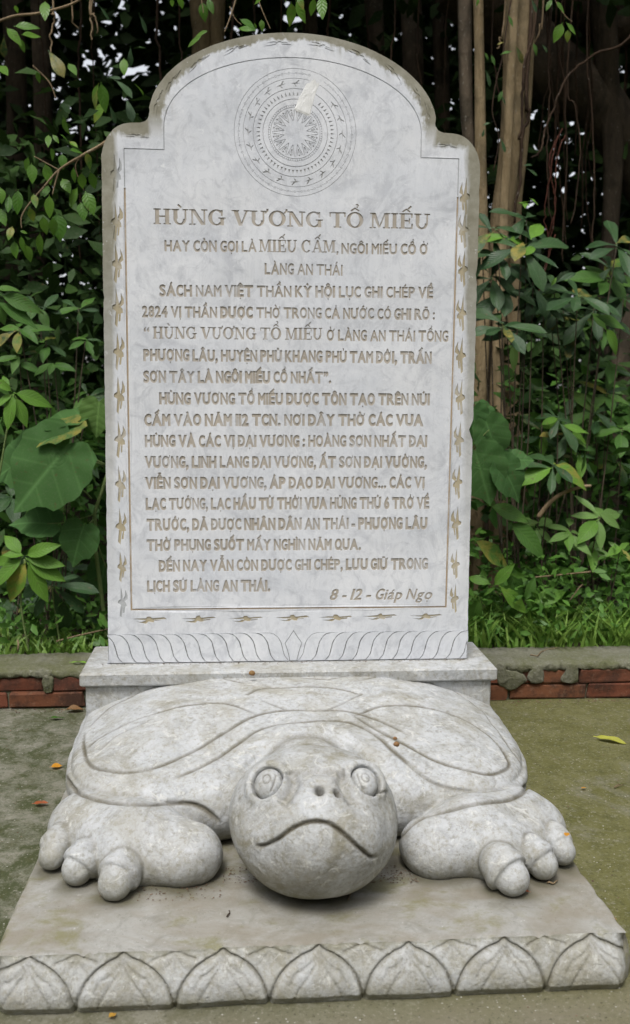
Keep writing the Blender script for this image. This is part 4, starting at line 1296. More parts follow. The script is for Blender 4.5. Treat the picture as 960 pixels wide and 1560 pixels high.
# ================================================================== GROUND, WALL, LITTER
def sheet(name, x0, x1, y0, y1, nx, ny, zf, mat):
    xs = np.linspace(x0, x1, nx); ys = np.linspace(y0, y1, ny)
    V = [(x, y, zf(x, y)) for y in ys for x in xs]
    Fc = [(j*nx+i, j*nx+i+1, (j+1)*nx+i+1, (j+1)*nx+i) for j in range(ny-1) for i in range(nx-1)]
    return tag(part(name, V, Fc, mat, None, True), kind='structure')
sheet('ground', -150, 150, -60, 240, 30, 30, lambda x, y: -.05, MAT['soil'])
sheet('pavement', -4, 4, -5, .62, 160, 110, lambda x, y: .0015*math.sin(x*9+y*5)*math.sin(y*7), MAT['pavement'])
def bank_z(x, y): return .085+.012*math.sin(x*5+y*3)+.02*math.sin(x*1.7-y)+max(0, y-1.2)*.02
sheet('garden_soil', -9, 9, .66, 14, 120, 90, bank_z, MAT['soil'])

WALL = empty('brick_wall', (0, .56, 0))
tag(WALL, 'low garden wall of two red brick courses under a mossy cement cap behind the stele', 'wall')
YW = .556
brick_cache = {}
def brick(x0, x1, z0, z1):
    k = (round(x1-x0, 3), round(z1-z0, 3))
    V, Fc = boxg(0, x1-x0, 0, .10, 0, z1-z0, .005)
    rg = random.Random(int(x0*999)+int(z0*99))
    V = [(p[0]+rg.uniform(-.004, .004), p[1]+rg.uniform(-.003, .003), p[2]+rg.uniform(-.0025, .0025)) for p in V]
    dy = rg.uniform(-.005, .004)
    V = [(p[0]+x0, p[1]+YW+dy, p[2]+z0) for p in V]
    part('brick', V, Fc, MAT['brick'], WALL)
wx = lambda u: aty(u, 1050, YW)[0]
def course(spans, z0, z1):
    for a, b in spans: brick(a, b, z0, z1)
g = .007
low_r = [(wx(704), wx(773)), (wx(779), wx(893)), (wx(896), wx(896)+.225)]
x = low_r[-1][1]+g
while x < 2.6: low_r.append((x, x+.222)); x += .222+g
low_l = [(wx(13.5), wx(13.5)+.232)]; low_l.append((low_l[0][1]+g, low_l[0][1]+g+.22)); x = wx(11)-.225
low_l.append((x, wx(10.5)))
x = x-g-.222
while x > -2.8: low_l.append((x, x+.222)); x -= .222+g
mid_ = []; x = low_l[1][1]+g
while x+.22 < low_r[0][0]: mid_.append((x, x+.222)); x += .222+g
course(low_r+low_l+mid_, .003, .0535)
up_r = [(wx(764)-.2, wx(764)), (wx(771), wx(815)), (wx(825), wx(866)), (wx(882), wx(882)+.225)]
x = up_r[-1][1]+g+.01
while x < 2.6: up_r.append((x, x+.222)); x += .222+g
up_l = [(wx(66)-.222, wx(66)), (wx(81), wx(81)+.222)]
x = up_l[0][0]-g-.222
while x > -2.8: up_l.append((x, x+.222)); x -= .222+g
x = up_l[1][1]+g; mid2 = []
while x+.22 < up_r[0][0]: mid2.append((x, x+.222)); x += .222+g
course(up_r+up_l+mid2, .0565, .104)
def lumpy(name, x0, x1, y0, y1, z0, z1, amp, mat, parent, nx=200, fr=60):
    """long mortar body: a ring of 10 points round the section, roughened"""
    prof_ = [(y0, z0), (y0, z0+(z1-z0)*.35), (y0, z0+(z1-z0)*.7), (y0+.006, z1), (y0+(y1-y0)*.35, z1+.001), (y0+(y1-y0)*.7, z1), (y1-.004, z1), (y1, z1-.008), (y1, z0), ((y0+y1)/2, z0)]
    V = []; m = len(prof_); rg = np.random.default_rng(int(abs(x0*100)+z0*999)); nn = rg.normal(0, 1, (nx, m, 2))
    for k in range(2): nn[1:-1] = (nn[:-2]+nn[1:-1]*1.2+nn[2:])/2.4
    for i in range(nx):
        x_ = x0+(x1-x0)*i/(nx-1)
        for k, (y_, z_) in enumerate(prof_): V.append((x_, y_+nn[i, k, 0]*amp, z_+nn[i, k, 1]*amp*(1.6 if k < 2 else .8)))
    Fc = [(i*m+k, i*m+(k+1) % m, (i+1)*m+(k+1) % m, (i+1)*m+k) for i in range(nx-1) for k in range(m)]
    Fc += [tuple(range(m))[::-1], tuple((nx-1)*m+k for k in range(m))]
    Fc = [f[::-1] for f in Fc]
    return part(name, V, Fc, MAT[mat], parent, True)
V, Fc = boxg(-2.8, 2.7, YW+.012, YW+.19, -.03, .100); part('mortar_core', V, Fc, MAT['cement'], WALL)
lumpy('cement_cap', -2.8, 2.7, YW-.003, YW+.195, .1015, .125, .0019, 'cement', WALL, 1400)
# mortar smeared over the brick ends right and left of the pedestal
def blob(px, y, bulge, parent, name='mortar_smear'):
    P = np.array([aty(u, v, y)[[0, 2]] for u, v in px]); P = catmull(P, 3, True); n = len(P); c = P.mean(0)
    V = []
    for k_, yy in ((1.0, .006), (.97, -.001), (.85, -bulge*.6), (.45, -bulge*.7)):
        V += [(c[0]+(p[0]-c[0])*k_+RNG.normal()*.0011, y+yy+RNG.normal()*.0013, c[1]+(p[1]-c[1])*k_+RNG.normal()*.0006) for p in P]
    V.append((c[0], y-bulge*1.2, c[1]))
    Fc = [(r*n+k, r*n+(k+1) % n, (r+1)*n+(k+1) % n, (r+1)*n+k) for r in range(3) for k in range(n)]+[(3*n+k, 3*n+(k+1) % n, 4*n) for k in range(n)]
    part(name, V, Fc, MAT['cement'], parent, True)
blob([(763, 1010), (772, 1020), (781, 1022), (797, 1027), (803, 1037), (795, 1043), (785, 1050), (776, 1052), (764, 1046), (758, 1040), (757, 1016)], YW-.005, .006, WALL)
blob([(806, 1027), (815, 1016), (826, 1013), (829, 1030), (826, 1040), (812, 1041), (804, 1035)], YW-.005, .005, WALL)
blob([(864, 1012), (880, 1012), (881, 1036), (874, 1041), (858, 1040), (854, 1034), (862, 1022)], YW-.005, .005, WALL)
blob([(66, 1031), (76, 1030), (82, 1034), (81, 1052), (74, 1056), (67, 1054)], YW-.004, .004, WALL)

# ---- leaf shapes ------------------------------------------------------
def leaf_mesh(name, L, W, prof_, mat, fold=.25, droop=.2, wave=.0, seed=0, n=7, across=2, petiole=0.):
    """leaf along +X, upper side +Z"""
    rg = random.Random(seed); V = []; UV = []; m = across*2+1
    for i in range(n+1):
        t = i/n; w_ = W*.5*np.interp(t, *zip(*prof_)); x = petiole+L*t
        for k in range(m):
            s = (k-across)/across
            z = abs(s)*w_*fold-droop*L*t*t*.6+wave*L*math.sin(t*9+s*2+seed)*abs(s)
            V.append((x+(-abs(s)*w_*.12), s*w_, z)); UV.append((t, .5+.5*s))
    Fc = [(i*m+k, (i+1)*m+k, (i+1)*m+k+1, i*m+k+1) for i in range(n) for k in range(m-1)]
    if petiole > 0:
        o = len(V); r = L*.012
        V += [(0, -r, 0), (0, r, 0), (petiole, r, 0), (petiole, -r, 0), (0, 0, r*1.4), (petiole, 0, r*1.4)]; UV += [(0, .5)]*6
        Fc += [(o, o+3, o+5, o+4), (o+1, o+4, o+5, o+2)]
    me = mesh(name, V, Fc, mat, True)
    uv = me.uv_layers.new(name='UVMap')
    for lp_ in me.loops: uv.data[lp_.index].uv = UV[lp_.vertex_index]
    return me
PR_OV = [(0, .02), (.08, .35), (.25, .85), (.45, 1), (.65, .85), (.82, .5), (.93, .16), (1, .0)]
PR_OB = [(0, .02), (.1, .18), (.3, .5), (.55, .9), (.72, 1), (.86, .8), (.95, .4), (1, .02)]
PR_LA = [(0, .02), (.12, .5), (.35, .95), (.55, 1), (.78, .65), (.93, .2), (1, .0)]
def heart_mesh(name, S, mat, seed=0, fold=.10, droop=.12):
    """big heart-shaped leaf with shallow shoulder points; stalk joins at the origin, tip towards +X"""
    rg = random.Random(seed)
    R_ = [(0, 1.0), (12, .80), (24, .70), (38, .72), (52, .66), (70, .60), (90, .56), (110, .54), (130, .52), (150, .46), (165, .34), (180, .22)]
    th = list(range(-180, 180, 9)); rings = [.0, .25, .5, .75, 1.0]; V = [(0, 0, 0)]; UV = [(0, .5)]
    for r in rings[1:]:
        for a in th:
            rad = np.interp(abs(a), *zip(*R_))*S*(1+.03*math.sin(a*.21+seed)+rg.uniform(-.012, .012)*(r == 1.0))*r
            x, y = rad*math.cos(R(a)), rad*math.sin(R(a))
            z = abs(y)*fold-droop*x*abs(x)/S-.10*y*y/S+.02*S*math.sin(a*.13+seed)*r*r
            V.append((x, y, z)); UV.append((.5+.5*x/S, .5+.5*y/S))
    n = len(th); Fc = [(0, 1+k, 1+(k+1) % n) for k in range(n)]
    for r in range(3): Fc += [(1+r*n+k, 1+(r+1)*n+k, 1+(r+1)*n+(k+1) % n, 1+r*n+(k+1) % n) for k in range(n)]
    me = mesh(name, V, Fc, mat, True); uv = me.uv_layers.new(name='UVMap')
    for lp_ in me.loops: uv.data[lp_.index].uv = UV[lp_.vertex_index]
    return me
LM = {}
for k_, a in {
    'ficus': (1, .50, PR_OV, 'leaf_ficus', .18, .25, .01), 'dark': (1, .34, PR_OB, 'leaf_dark', .30, .30, .015), 'mid': (1, .40, PR_LA, 'leaf_mid', .25, .3, .02),
    'bright': (1, .42, PR_LA, 'leaf_bright', .22, .35, .02), 'pale': (1, .36, PR_LA, 'leaf_pale', .2, .3, .01), 'lance': (1, .22, PR_LA, 'leaf_mid', .3, .4, .02),
    'round': (1, .62, PR_OV, 'leaf_pale', .12, .2, .01), 'dull': (1, .38, PR_LA, 'leaf_dark', .25, .3, .02)}.items():
    LM[k_] = [leaf_mesh('leaf_'+k_, a[0], a[1]*(1+.12*s), a[2], MAT[a[3]], a[4], a[5]*(1+.6*s), a[6], seed=s+3, petiole=.06) for s in (-1, 0, 1)]
LM['heart'] = [heart_mesh('leaf_heart', 1, MAT['leaf_heart'], s, .08+.05*s, .10+.08*s) for s in range(3)]
LM['heart_pale'] = [heart_mesh('leaf_heart_pale', 1, MAT['leaf_pale'], s, .08, .12) for s in range(2)]

def orient(direction, up):
    x = Vector(direction).normalized(); u = Vector(up); z = (u-x*u.dot(x))
    if z.length < 1e-4: z = Vector((0, -1, .2))-x*Vector((0, -1, .2)).dot(x)
    z.normalize(); y = z.cross(x)
    return Matrix(((x.x, y.x, z.x), (x.y, y.y, z.y), (x.z, y.z, z.z))).to_4x4()
def leaf(kind, pos, direction, up, size, parent, rg=random, name='leaf'):
    o = bpy.data.objects.new(name, rg.choice(LM[kind])); COL.objects.link(o); o.parent = parent
    s = size*rg.uniform(.9, 1.1)
    loc = Vector([float(c) for c in pos])-(parent.location if parent.parent is None else parent.location+parent.parent.location)
    o.matrix_local = Matrix.Translation(loc) @ orient(direction, up) @ Matrix.Diagonal((s, s*rg.uniform(.9, 1.12), s, 1))
    return o

# ---- litter ---------------------------------------------------------------
def ground_leaf(u, v, z, size, mat, ang, label, curl=.25, prof_=PR_LA, wid=.3):
    p = atz(u, v, z)
    me = leaf_mesh('fallen_leaf', size, size*wid, prof_, MAT[mat], curl, .1, .03, seed=int(u), petiole=size*.12)
    o = link('fallen_leaf', me); o.location = (p[0], p[1], z+.004+size*wid*.02); o.rotation_euler = (R(random.uniform(-12, 12)), R(random.uniform(-4, 2)), R(ang))
    tag(o, label, 'leaf', 'fallen leaves and bits on the stone and paving')
ground_leaf(904, 1124, .006, .085, 'leaf_yellow', -28, 'large yellow green fallen leaf on the mossy paving right of the turtle', .5)
ground_leaf(76, 1171, .004, .030, 'leaf_orange', 20, 'small orange yellow leaf on the paving left of the turtle shell', .3, PR_OV, .7)
ground_leaf(49, 1227, .004, .034, 'leaf_red', 5, 'small red brown leaf on the paving left of the turtle foot', .3, PR_OV, .5)
ground_leaf(96, 1084, .004, .060, 'leaf_brown', 6, 'curled brown leaf lying at the foot of the brick wall', .6, PR_OV, .5)
ground_leaf(72, 1096, .004, .045, 'mass_mid', 10, 'dull green leaf on the paving in front of the brick wall', .3, PR_OV, .4)
ground_leaf(106, 1011, .128, .055, 'leaf_lime', -8, 'lime green leaf lying on the wall cap beside the ledge', .3, PR_LA, .3)
ground_leaf(942, 1449, .003, .040, 'leaf_lime', -40, 'lime green leaf on the paving beside the corner of the lotus slab', .3, PR_LA, .35)
ground_leaf(926, 1498, .003, .022, 'leaf_red', 60, 'tiny red leaf scrap on the paving below the right slab corner', .2, PR_OV, .8)
ground_leaf(885, 1203, .003, .014, 'leaf_orange', 10, 'tiny orange speck of leaf on the paving right of the right foot', .2, PR_OV, .7)
ground_leaf(862, 1278, .196, .018, 'leaf_orange', 60, 'tiny orange scrap resting on the outermost right toe', .3, PR_OV, .6)
ground_leaf(808, 1362, SLZ+.002, .022, 'leaf_red', 160, 'small rust coloured scrap beside the nearest right toe on the slab', .4, PR_OV, .5)
ground_leaf(940, 1404, .003, .05, 'leaf_brown', 120, 'dry brown leaf strip on the paving beside the slab end', .2, PR_LA, .16)
ground_leaf(165, 1554, .002, .014, 'leaf_orange', 40, 'orange crumb of leaf on the concrete below the slab front', .3, PR_OV, .8)
def twig(px, z, r, label, mat='twig', on=None):
    P = np.array([atz(u, v, z) for u, v in px]); P = catmull(P, 4); P[:, 2] += np.abs(np.sin(np.arange(len(P))*.7))*r*1.5
    V, Fc = tube(P, np.linspace(r, r*.5, len(P)), 5)
    tag(part('twig', V, Fc, MAT[mat], None, True), label, 'twig')
twig([(808, 998), (818, 1000), (826, 993), (836, 990), (850, 987)], .127, .0022, 'forked brown twig lying on the wall cap right of the stele')
twig([(530, 1372+0), (541, 1350), (549, 1346)], SLZ+.002, .001, 'thin curled twig on the slab near the turtle chin')
twig([(834, 1345), (842, 1347), (850, 1343)], SLZ+.002, .0022, 'short straw coloured twig behind the nearest right toe')
twig([(346, 1397), (350, 1392), (349, 1388)], SLZ+.002, .0016, 'short dark twig on the slab below the left foreleg', 'root')
twig([(944, 1195), (936, 1200), (950, 1196)], .003, .0015, 'pale bent twig on the paving at the far right')
# acorn-like husk and crumbs
def husk(u, v, z, r, mat, label):
    p = atz(u, v, z); V = []; n, m = 9, 6
    for j in range(m+1):
        for i in range(n):
            a = 2*math.pi*i/n; b = math.pi*j/m; k_ = 1+.15*math.sin(3*a+j)
            V.append((p[0]+r*1.3*math.cos(b)*1.0, p[1]+r*math.sin(b)*math.cos(a)*k_, p[2]+r*.9+r*math.sin(b)*math.sin(a)*k_))
    Fc = [(j*n+i, j*n+(i+1) % n, (j+1)*n+(i+1) % n, (j+1)*n+i) for j in range(m) for i in range(n)]
    tag(part('seed_husk', V, Fc, MAT[mat], None, True), label, 'seed husk')
husk(384, 1029, .309, .0065, 'leaf_brown', 'brown seed husk lying on the plinth ledge in front of the stele')
husk(604, 1137, .295, .005, 'leaf_brown', 'brown husk resting on the shell above the right eye')
husk(602, 1127, .295, .0035, 'leaf_brown', 'smaller pale husk on the shell just above the other husk')
rg_ = np.random.default_rng(5); V = []; Fc = []
def crumb(p, r):
    o = len(V); q = rg_.uniform(.5, 1.3, 6)*r
    V.extend([(p[0]+q[0], p[1], p[2]+r*.2), (p[0]-q[1], p[1], p[2]+r*.2), (p[0], p[1]+q[2], p[2]+r*.2), (p[0], p[1]-q[3], p[2]+r*.2), (p[0], p[1], p[2]+q[4]*.8), (p[0], p[1], p[2])])
    Fc.extend([(o, o+2, o+4), (o+2, o+1, o+4), (o+1, o+3, o+4), (o+3, o, o+4)])
for _ in range(420):                                  # round the chin and legs
    s_c = rg_.choice([0, 1, 2])
    u, v = [(rg_.uniform(340, 430), rg_.uniform(1322, 1345)), (rg_.uniform(560, 640), rg_.uniform(1318, 1345)), (rg_.uniform(150, 340), rg_.uniform(1345, 1372))][s_c]
    crumb(atz(u, v, SLZ+.001), rg_.uniform(.0008, .0022))
for _ in range(200): crumb((rg_.uniform(-.48, .48), -.004-abs(rg_.normal())*.006, .3105), rg_.uniform(.0008, .002))
for _ in range(420): crumb((rg_.uniform(-.95, 1.2), YW-.004-abs(rg_.normal())*.02, .001), rg_.uniform(.001, .004))
for _ in range(420): crumb((rg_.uniform(-.9, 1.2), rg_.uniform(-1.05, .5), .001), rg_.uniform(.0008, .0030))
tag(part('debris', V, Fc, MAT['debris']), 'dark crumbs of soil and leaf litter gathered round the turtle and the wall', 'debris', kind='stuff')

# ================================================================== TREES
def trunk_px(px, Y, w_px, mat, parent, name='trunk', wob=.12, sides=14, top=None, seed=0, Ys=None):
    """trunk through picture points taken at depth Y; w_px = widths at those points"""
    P = [aty(u, v, (Ys[i] if Ys else Y)) for i, (u, v) in enumerate(px)]
    rad = [w*(p[1]-CAM[1])/F_PX*.5 for w, p in zip(w_px, P)]
    if P[-1][2] > .14 and top != 'hang': P.append(np.array([P[-1][0]+.02, P[-1][1], .02])); rad.append(rad[-1]*1.15)
    d = P[0]-P[1]; d /= np.linalg.norm(d)
    P.insert(0, P[0]+d*1.6); rad.insert(0, rad[0])
    C = catmull(np.column_stack([np.array(P), rad]), 9)
    V, Fc = tube(C[:, :3], C[:, 3], sides, wob, seed=seed)
    return part(name, V, Fc, MAT[mat], parent, True)
def root_px(px, Y, w_px, mat, parent, name='aerial_root', seed=0, up=1.2):
    P = [aty(u, v, Y) for u, v in px]
    r = w_px*(Y-CAM[1])/F_PX*.5
    P.insert(0, P[0]+np.array([.03, .0, up]))
    C = catmull(P, 7); rg = np.random.default_rng(seed); 
    nz_ = np.cumsum(rg.normal(0, .004, (len(C), 2)), 0); C[:, 0] += nz_[:, 0]-np.linspace(0, 1, len(C))*nz_[-1, 0]; C[:, 1] += nz_[:, 1]
    V, Fc = tube(C, np.linspace(r*1.1, r*.7, len(C)), 5, .1, seed=seed)
    return part(name, V, Fc, MAT[mat], parent, True)

BY = empty('banyan_tree', (aty(780, 640, 1.9)[0], 1.9, .09))
tag(BY, 'banyan with smooth tan prop trunks and hanging roots behind the right edge of the stele', 'tree')
trunk_px([(790, -20), (786, 120), (776, 240), (763, 345), (752, 470), (748, 600), (745, 700)], 1.9, [40, 38, 35, 33, 34, 38, 44], 'bark', BY, seed=1)
trunk_px([(806, -20), (801, 120), (792, 230), (784, 330), (780, 480), (776, 600), (782, 700)], 2.02, [24, 22, 22, 20, 26, 34, 42], 'bark', BY, seed=2)
trunk_px([(728, -20), (731, 120), (733, 260), (736, 380), (734, 520), (724, 690)], 1.8, [15, 15, 17, 17, 22, 30], 'bark', BY, seed=3)
trunk_px([(707, -20), (709, 100), (712, 180), (722, 300), (735, 480), (738, 690)], 1.86, [20, 20, 18, 14, 20, 26], 'bark_dark', BY, seed=4)
trunk_px([(765, 380), (760, 480), (757, 590), (760, 700)], 1.8, [14, 18, 22, 28], 'bark', BY, seed=5)
for i, (px, w_, m_) in enumerate([
    ([(822, 0), (806, 90), (803, 150), (794, 210)], 5, 'root'), ([(770, 0), (762, 60), (757, 75)], 3, 'twig'), ([(825, 0), (818, 40), (813, 66)], 3, 'twig'),
    ([(803, 120), (801, 170), (794, 210), (787, 270), (782, 330)], 6, 'root'), ([(793, 220), (786, 250), (782, 290), (784, 340)], 4, 'root'),
    ([(975, 10), (905, 85), (875, 112), (845, 160), (822, 200), (812, 235), (803, 245)], 4, 'root'), ([(868, 100), (880, 160), (884, 260), (873, 340)], 3, 'root'),
    ([(748, 20), (760, 110), (772, 190), (778, 240)], 3, 'root'), ([(840, 60), (843, 150), (838, 250), (843, 340)], 3, 'root'),
    ([(858, 0), (862, 120), (866, 240), (860, 400)], 3, 'root'), ([(895, 40), (900, 150), (903, 280), (898, 380)], 3, 'root')]):
    root_px(px, 1.7+.05*i, w_, m_, BY, seed=i)
for i, px in enumerate([[(846, 240), (836, 290), (834, 330), (838, 375)], [(840, 250), (846, 300), (838, 350), (835, 378)], [(848, 250), (843, 310), (836, 372)], [(834, 400), (826, 430), (822, 470)], [(826, 420), (824, 450), (822, 480)]]):
    root_px(px, 1.75, 2.2, 'root_red', BY, 'aerial_root', 40+i, .12)

BR = empty('banyan_tree', (aty(930, 640, 3.0)[0], 3.0, .1))
tag(BR, 'dark banyan at the far right with a speckled trunk and a thick limb arching overhead', 'tree')
trunk_px([(918, -20), (926, 110), (934, 220), (930, 330), (922, 440), (915, 560), (905, 680)], 3.0, [36, 34, 30, 26, 26, 28, 34], 'bark_dark', BR, seed=11)
trunk_px([(985, 330), (962, 450), (948, 540), (938, 620), (930, 700)], 2.4, [30, 32, 33, 34, 38], 'bark_dark', BR, seed=12, top=None)
V, Fc = tube(catmull([aty(700, -30, 3.4), aty(790, 60, 3.4), aty(850, 118, 3.2), aty(905, 150, 3.1), aty(960, 230, 3.1), aty(1010, 330, 3.1)], 8), np.linspace(.20, .12, 41), 12, .1, seed=5)
part('limb', V, Fc, MAT['bark_dark'], BR, True)
V, Fc = tube(catmull([aty(1010, -40, 3.3), aty(950, 40, 3.2), aty(900, 20, 3.3), aty(850, -40, 3.4)], 8), np.linspace(.12, .10, 25), 10, .1, seed=6)
part('limb', V, Fc, MAT['bark_dark'], BR, True)
for i in range(14):
    u = 830+i*10+random.uniform(-5, 5); v1 = random.uniform(180, 420)
    root_px([(u, 0), (u+random.uniform(-8, 8), v1*.4), (u+random.uniform(-10, 10), v1*.7), (u+random.uniform(-12, 12), v1)], 2.6+.05*i, 3, 'root', BR, seed=60+i)

BL = empty('banyan_tree', (aty(320, 600, 2.7)[0], 2.7, .1))
tag(BL, 'banyan standing behind the arched top of the stele with two pale stems and hanging roots', 'tree')
trunk_px([(302, -20), (306, 60), (300, 200), (296, 500), (300, 700)], 2.7, [26, 26, 28, 34, 44], 'bark', BL, seed=21)
trunk_px([(330, -20), (327, 60), (325, 200), (322, 500), (326, 700)], 2.75, [28, 28, 30, 34, 44], 'bark', BL, seed=22)
for i, u in enumerate([240, 268, 350, 388, 432, 505, 560, 600, 640, 680, 118, 62, 150]):
    root_px([(u, 0), (u+random.uniform(-6, 6), 90), (u+random.uniform(-8, 8), 200), (u+random.uniform(-10, 10), 420)], 2.4+.07*(i % 7), random.choice([2, 3, 4]), 'root', BL, seed=80+i)
for i, u in enumerate([470, 570, 625, 668, 60, 20]):
    trunk_px([(u, -20), (u+6, 200), (u-4, 420), (u, 690)], 3.6+.2*i, [22+4*(i % 3)]*4, 'bark_dark', BL, seed=110+i)
for i, (px, w_) in enumerate([([(88, 0), (87, 25), (84, 55), (79, 84)], 3), ([(135, 0), (137, 30), (140, 62)], 3), ([(145, 0), (146, 25), (148, 52)], 3), ([(119, 0), (118, 40)], 3)]):
    root_px(px, 1.3, w_, 'twig', BL, 'aerial_root', 140+i, .5)

# ================================================================== leafy plants in front
z6 = lambda p: (p[0]/3.12, p[1]/3.12)
z7 = lambda p: (p[0]/3.0, 480+p[1]/3.0)
zt = lambda p: (200+p[0]/3.2, p[1]/3.2)
z8 = lambda p: (700+p[0]/3.12, p[1]/3.12)
zR1 = lambda p: (700+p[0]/3.692, 280+p[1]/3.692)
zR2 = lambda p: (700+p[0]/3.692, 600+p[1]/3.692)
RL = random.Random(3)
def lpx(kind, a, b, Y, parent, dY=0., up=(0, -.75, .6), jit=.25, name='leaf'):
    p0 = aty(a[0], a[1], Y); p1 = aty(b[0], b[1], Y+dY)
    upv = Vector(up)+Vector((RL.uniform(-jit, jit), RL.uniform(-jit, jit), RL.uniform(-jit, jit)))
    return leaf(kind, p0, p1-p0, upv, float(np.linalg.norm(p1-p0)), parent, RL, name)
def stem(pts, r0, r1, mat, parent, name='stem'):
    C = catmull(pts, 6); V, Fc = tube(C, np.linspace(r0, r1, len(C)), 6, .05); return part(name, V, Fc, MAT[mat], parent, True)
def stem_px(px, Y, r0, r1, mat, parent, name='stem'): return stem([aty(u, v, Y) for u, v in px], r0, r1, mat, parent, name)
def plant(name, u, v, Y, label, cat, group=None):
    p = aty(u, v, Y); e = empty(name, (p[0], p[1], max(.08, p[2]) if p[2] > .5 else .09)); tag(e, label, cat, group); return e

# ficus branch, left
FB = plant('ficus_branch', 154, 221, .75, 'drooping ficus branch with small glossy leaves left of the stele shoulder', 'branch')
stem_px([(200, 190), (154, 221), (125, 237), (90, 259), (67, 285)], .75, .006, .003, 'twig', FB, 'twig')
stem_px([(90, 259), (84, 280), (80, 297)], .74, .0028, .0018, 'twig', FB, 'twig')
stem_px([(67, 285), (45, 310), (33, 330), (33, 348)], .76, .003, .0018, 'twig', FB, 'twig')
stem_px([(90, 259), (70, 248), (52, 238)], .75, .0022, .0015, 'twig', FB, 'twig')
stem_px([(125, 237), (115, 255), (128, 290)], .77, .002, .0012, 'twig', FB, 'twig')
for a, b in [((235, 925), (235, 1030)), ((205, 1025), (215, 1110)), ((250, 1030), (257, 1112)), ((270, 1010), (288, 1125)), ((190, 1105), (190, 1205)), ((150, 775), (155, 865)),
             ((215, 775), (238, 868)), ((296, 730), (302, 800)), ((330, 715), (390, 715)), ((250, 638), (282, 682)), ((285, 638), (330, 668)), ((232, 640), (228, 690)), ((405, 720), (437, 805)),
             ((388, 820), (392, 902)), ((430, 815), (455, 908)), ((405, 908), (445, 1008)), ((370, 890), (322, 988)), ((88, 900), (80, 1003)), ((45, 928), (38, 1008)), ((-5, 985), (25, 1068)),
             ((2, 890), (8, 955)), ((68, 1145), (70, 1225)), ((122, 1160), (147, 1242)), ((95, 1098), (134, 1108)), ((240, 700), (262, 765)), ((135, 745), (122, 805)), ((295, 848), (327, 900)),
             ((350, 795), (352, 870)), ((385, 960), (400, 1035)), ((60, 1075), (40, 1130)), ((230, 880), (210, 930)), ((330, 670), (372, 700)), ((160, 920), (172, 985)), ((100, 1120), (112, 1200)), ((140, 985), (160, 1050))]:
    lpx('ficus', z6(a), z6(b), .75+RL.uniform(-.06, .06), FB, RL.uniform(-.03, .03))
FT = plant('ficus_branch', 110, 30, 1.1, 'leafy ficus branch across the top left corner in front of the dark trees', 'branch')
stem_px([(-20, 40), (20, 25), (60, 20), (110, 6), (140, -15)], 1.1, .005, .004, 'twig', FT, 'twig')
stem_px([(50, 100), (75, 125), (85, 150)], 1.15, .003, .002, 'twig', FT, 'twig')
for a, b in [((30, 130), (95, 200)), ((65, 125), (192, 122)), ((100, 165), (185, 170)), ((20, 165), (15, 262)), ((0, 310), (32, 350)), ((215, 5), (212, 78)), ((465, 20), (520, 92)), ((590, 275), (588, 352)),
             ((300, 550), (312, 625)), ((520, 495), (552, 590)), ((500, 480), (445, 570)), ((545, 380), (620, 430)), ((510, 370), (570, 365)), ((470, 395), (430, 520)), ((620, 220), (620, 300)), ((90, 180), (120, 250)),
             ((480, 390), (500, 520)), ((70, 25), (85, 60)), ((230, 240), (290, 330)), ((325, 300), (360, 345)), ((170, 340), (195, 390)), ((640, 400), (690, 440)), ((660, 60), (700, 160)), ((600, 470), (630, 550))]:
    lpx(RL.choice(['ficus', 'ficus', 'dark']), z6(a), z6(b), 1.1+RL.uniform(-.1, .25), FT, RL.uniform(-.05, .05))
TT = plant('ficus_branch', 400, 5, .7, 'ficus leaves hanging on thin twigs over the top of the stele', 'branch')
stem_px([(368, -40), (359, 0), (351, 26), (342, 49)], .45, .003, .0018, 'twig', TT, 'twig')
stem_px([(385, -40), (394, 0), (403, 24), (412, 44)], .5, .002, .0014, 'twig', TT, 'twig')
stem_px([(350, 10), (358, 28), (368, 38)], .5, .0016, .001, 'twig', TT, 'twig')
stem_px([(300, -30), (308, 5), (310, 20)], .5, .0016, .001, 'twig', TT, 'twig')
for a, b in [((345, 8), (360, 102)), ((372, -10), (402, 72)), ((195, -10), (202, 32)), ((232, -10), (250, 28)), ((528, 92), (612, 132)), ((600, 150), (522, 128)), ((634, 94), (640, 148)), ((375, 150), (318, 172)),
             ((345, 172), (280, 222)), ((780, 8), (782, 118)), ((802, 0), (848, 108)), ((812, -20), (838, 32)), ((890, -15), (878, 78)), ((928, -20), (932, 88)), ((650, -20), (600, 12)), ((740, -30), (760, 5)), ((600, 110), (612, 140))]:
    lpx('ficus', zt(a), zt(b), .5+RL.uniform(-.05, .1), TT, RL.uniform(-.03, .03))
TR = plant('ficus_branch', 850, 20, 1.0, 'small sprig of ficus leaves hanging at the top right in front of the trunks', 'branch')
stem_px([(835, -30), (848, 5), (862, 25), (872, 33)], 1.0, .0022, .0014, 'twig', TR, 'twig')
for a, b in [((440, -5), (410, 52)), ((455, 5), (502, 55)), ((490, 108), (452, 195)), ((506, 105), (556, 165)), ((515, 140), (516, 198)), ((92, -10), (82, 28))]:
    lpx('bright' if a[0] == 92 else 'ficus', z8(a), z8(b), 1.0, TR)
IV = plant('climbing_vine', 775, 100, 1.6, 'thin climber with scattered small leaves on the tan banyan trunk right of the stele', 'vine')
stem_px([(779, 0), (772, 40), (765, 90), (757, 120), (750, 170), (760, 210), (752, 260)], 1.66, .0035, .002, 'root', IV, 'stem')
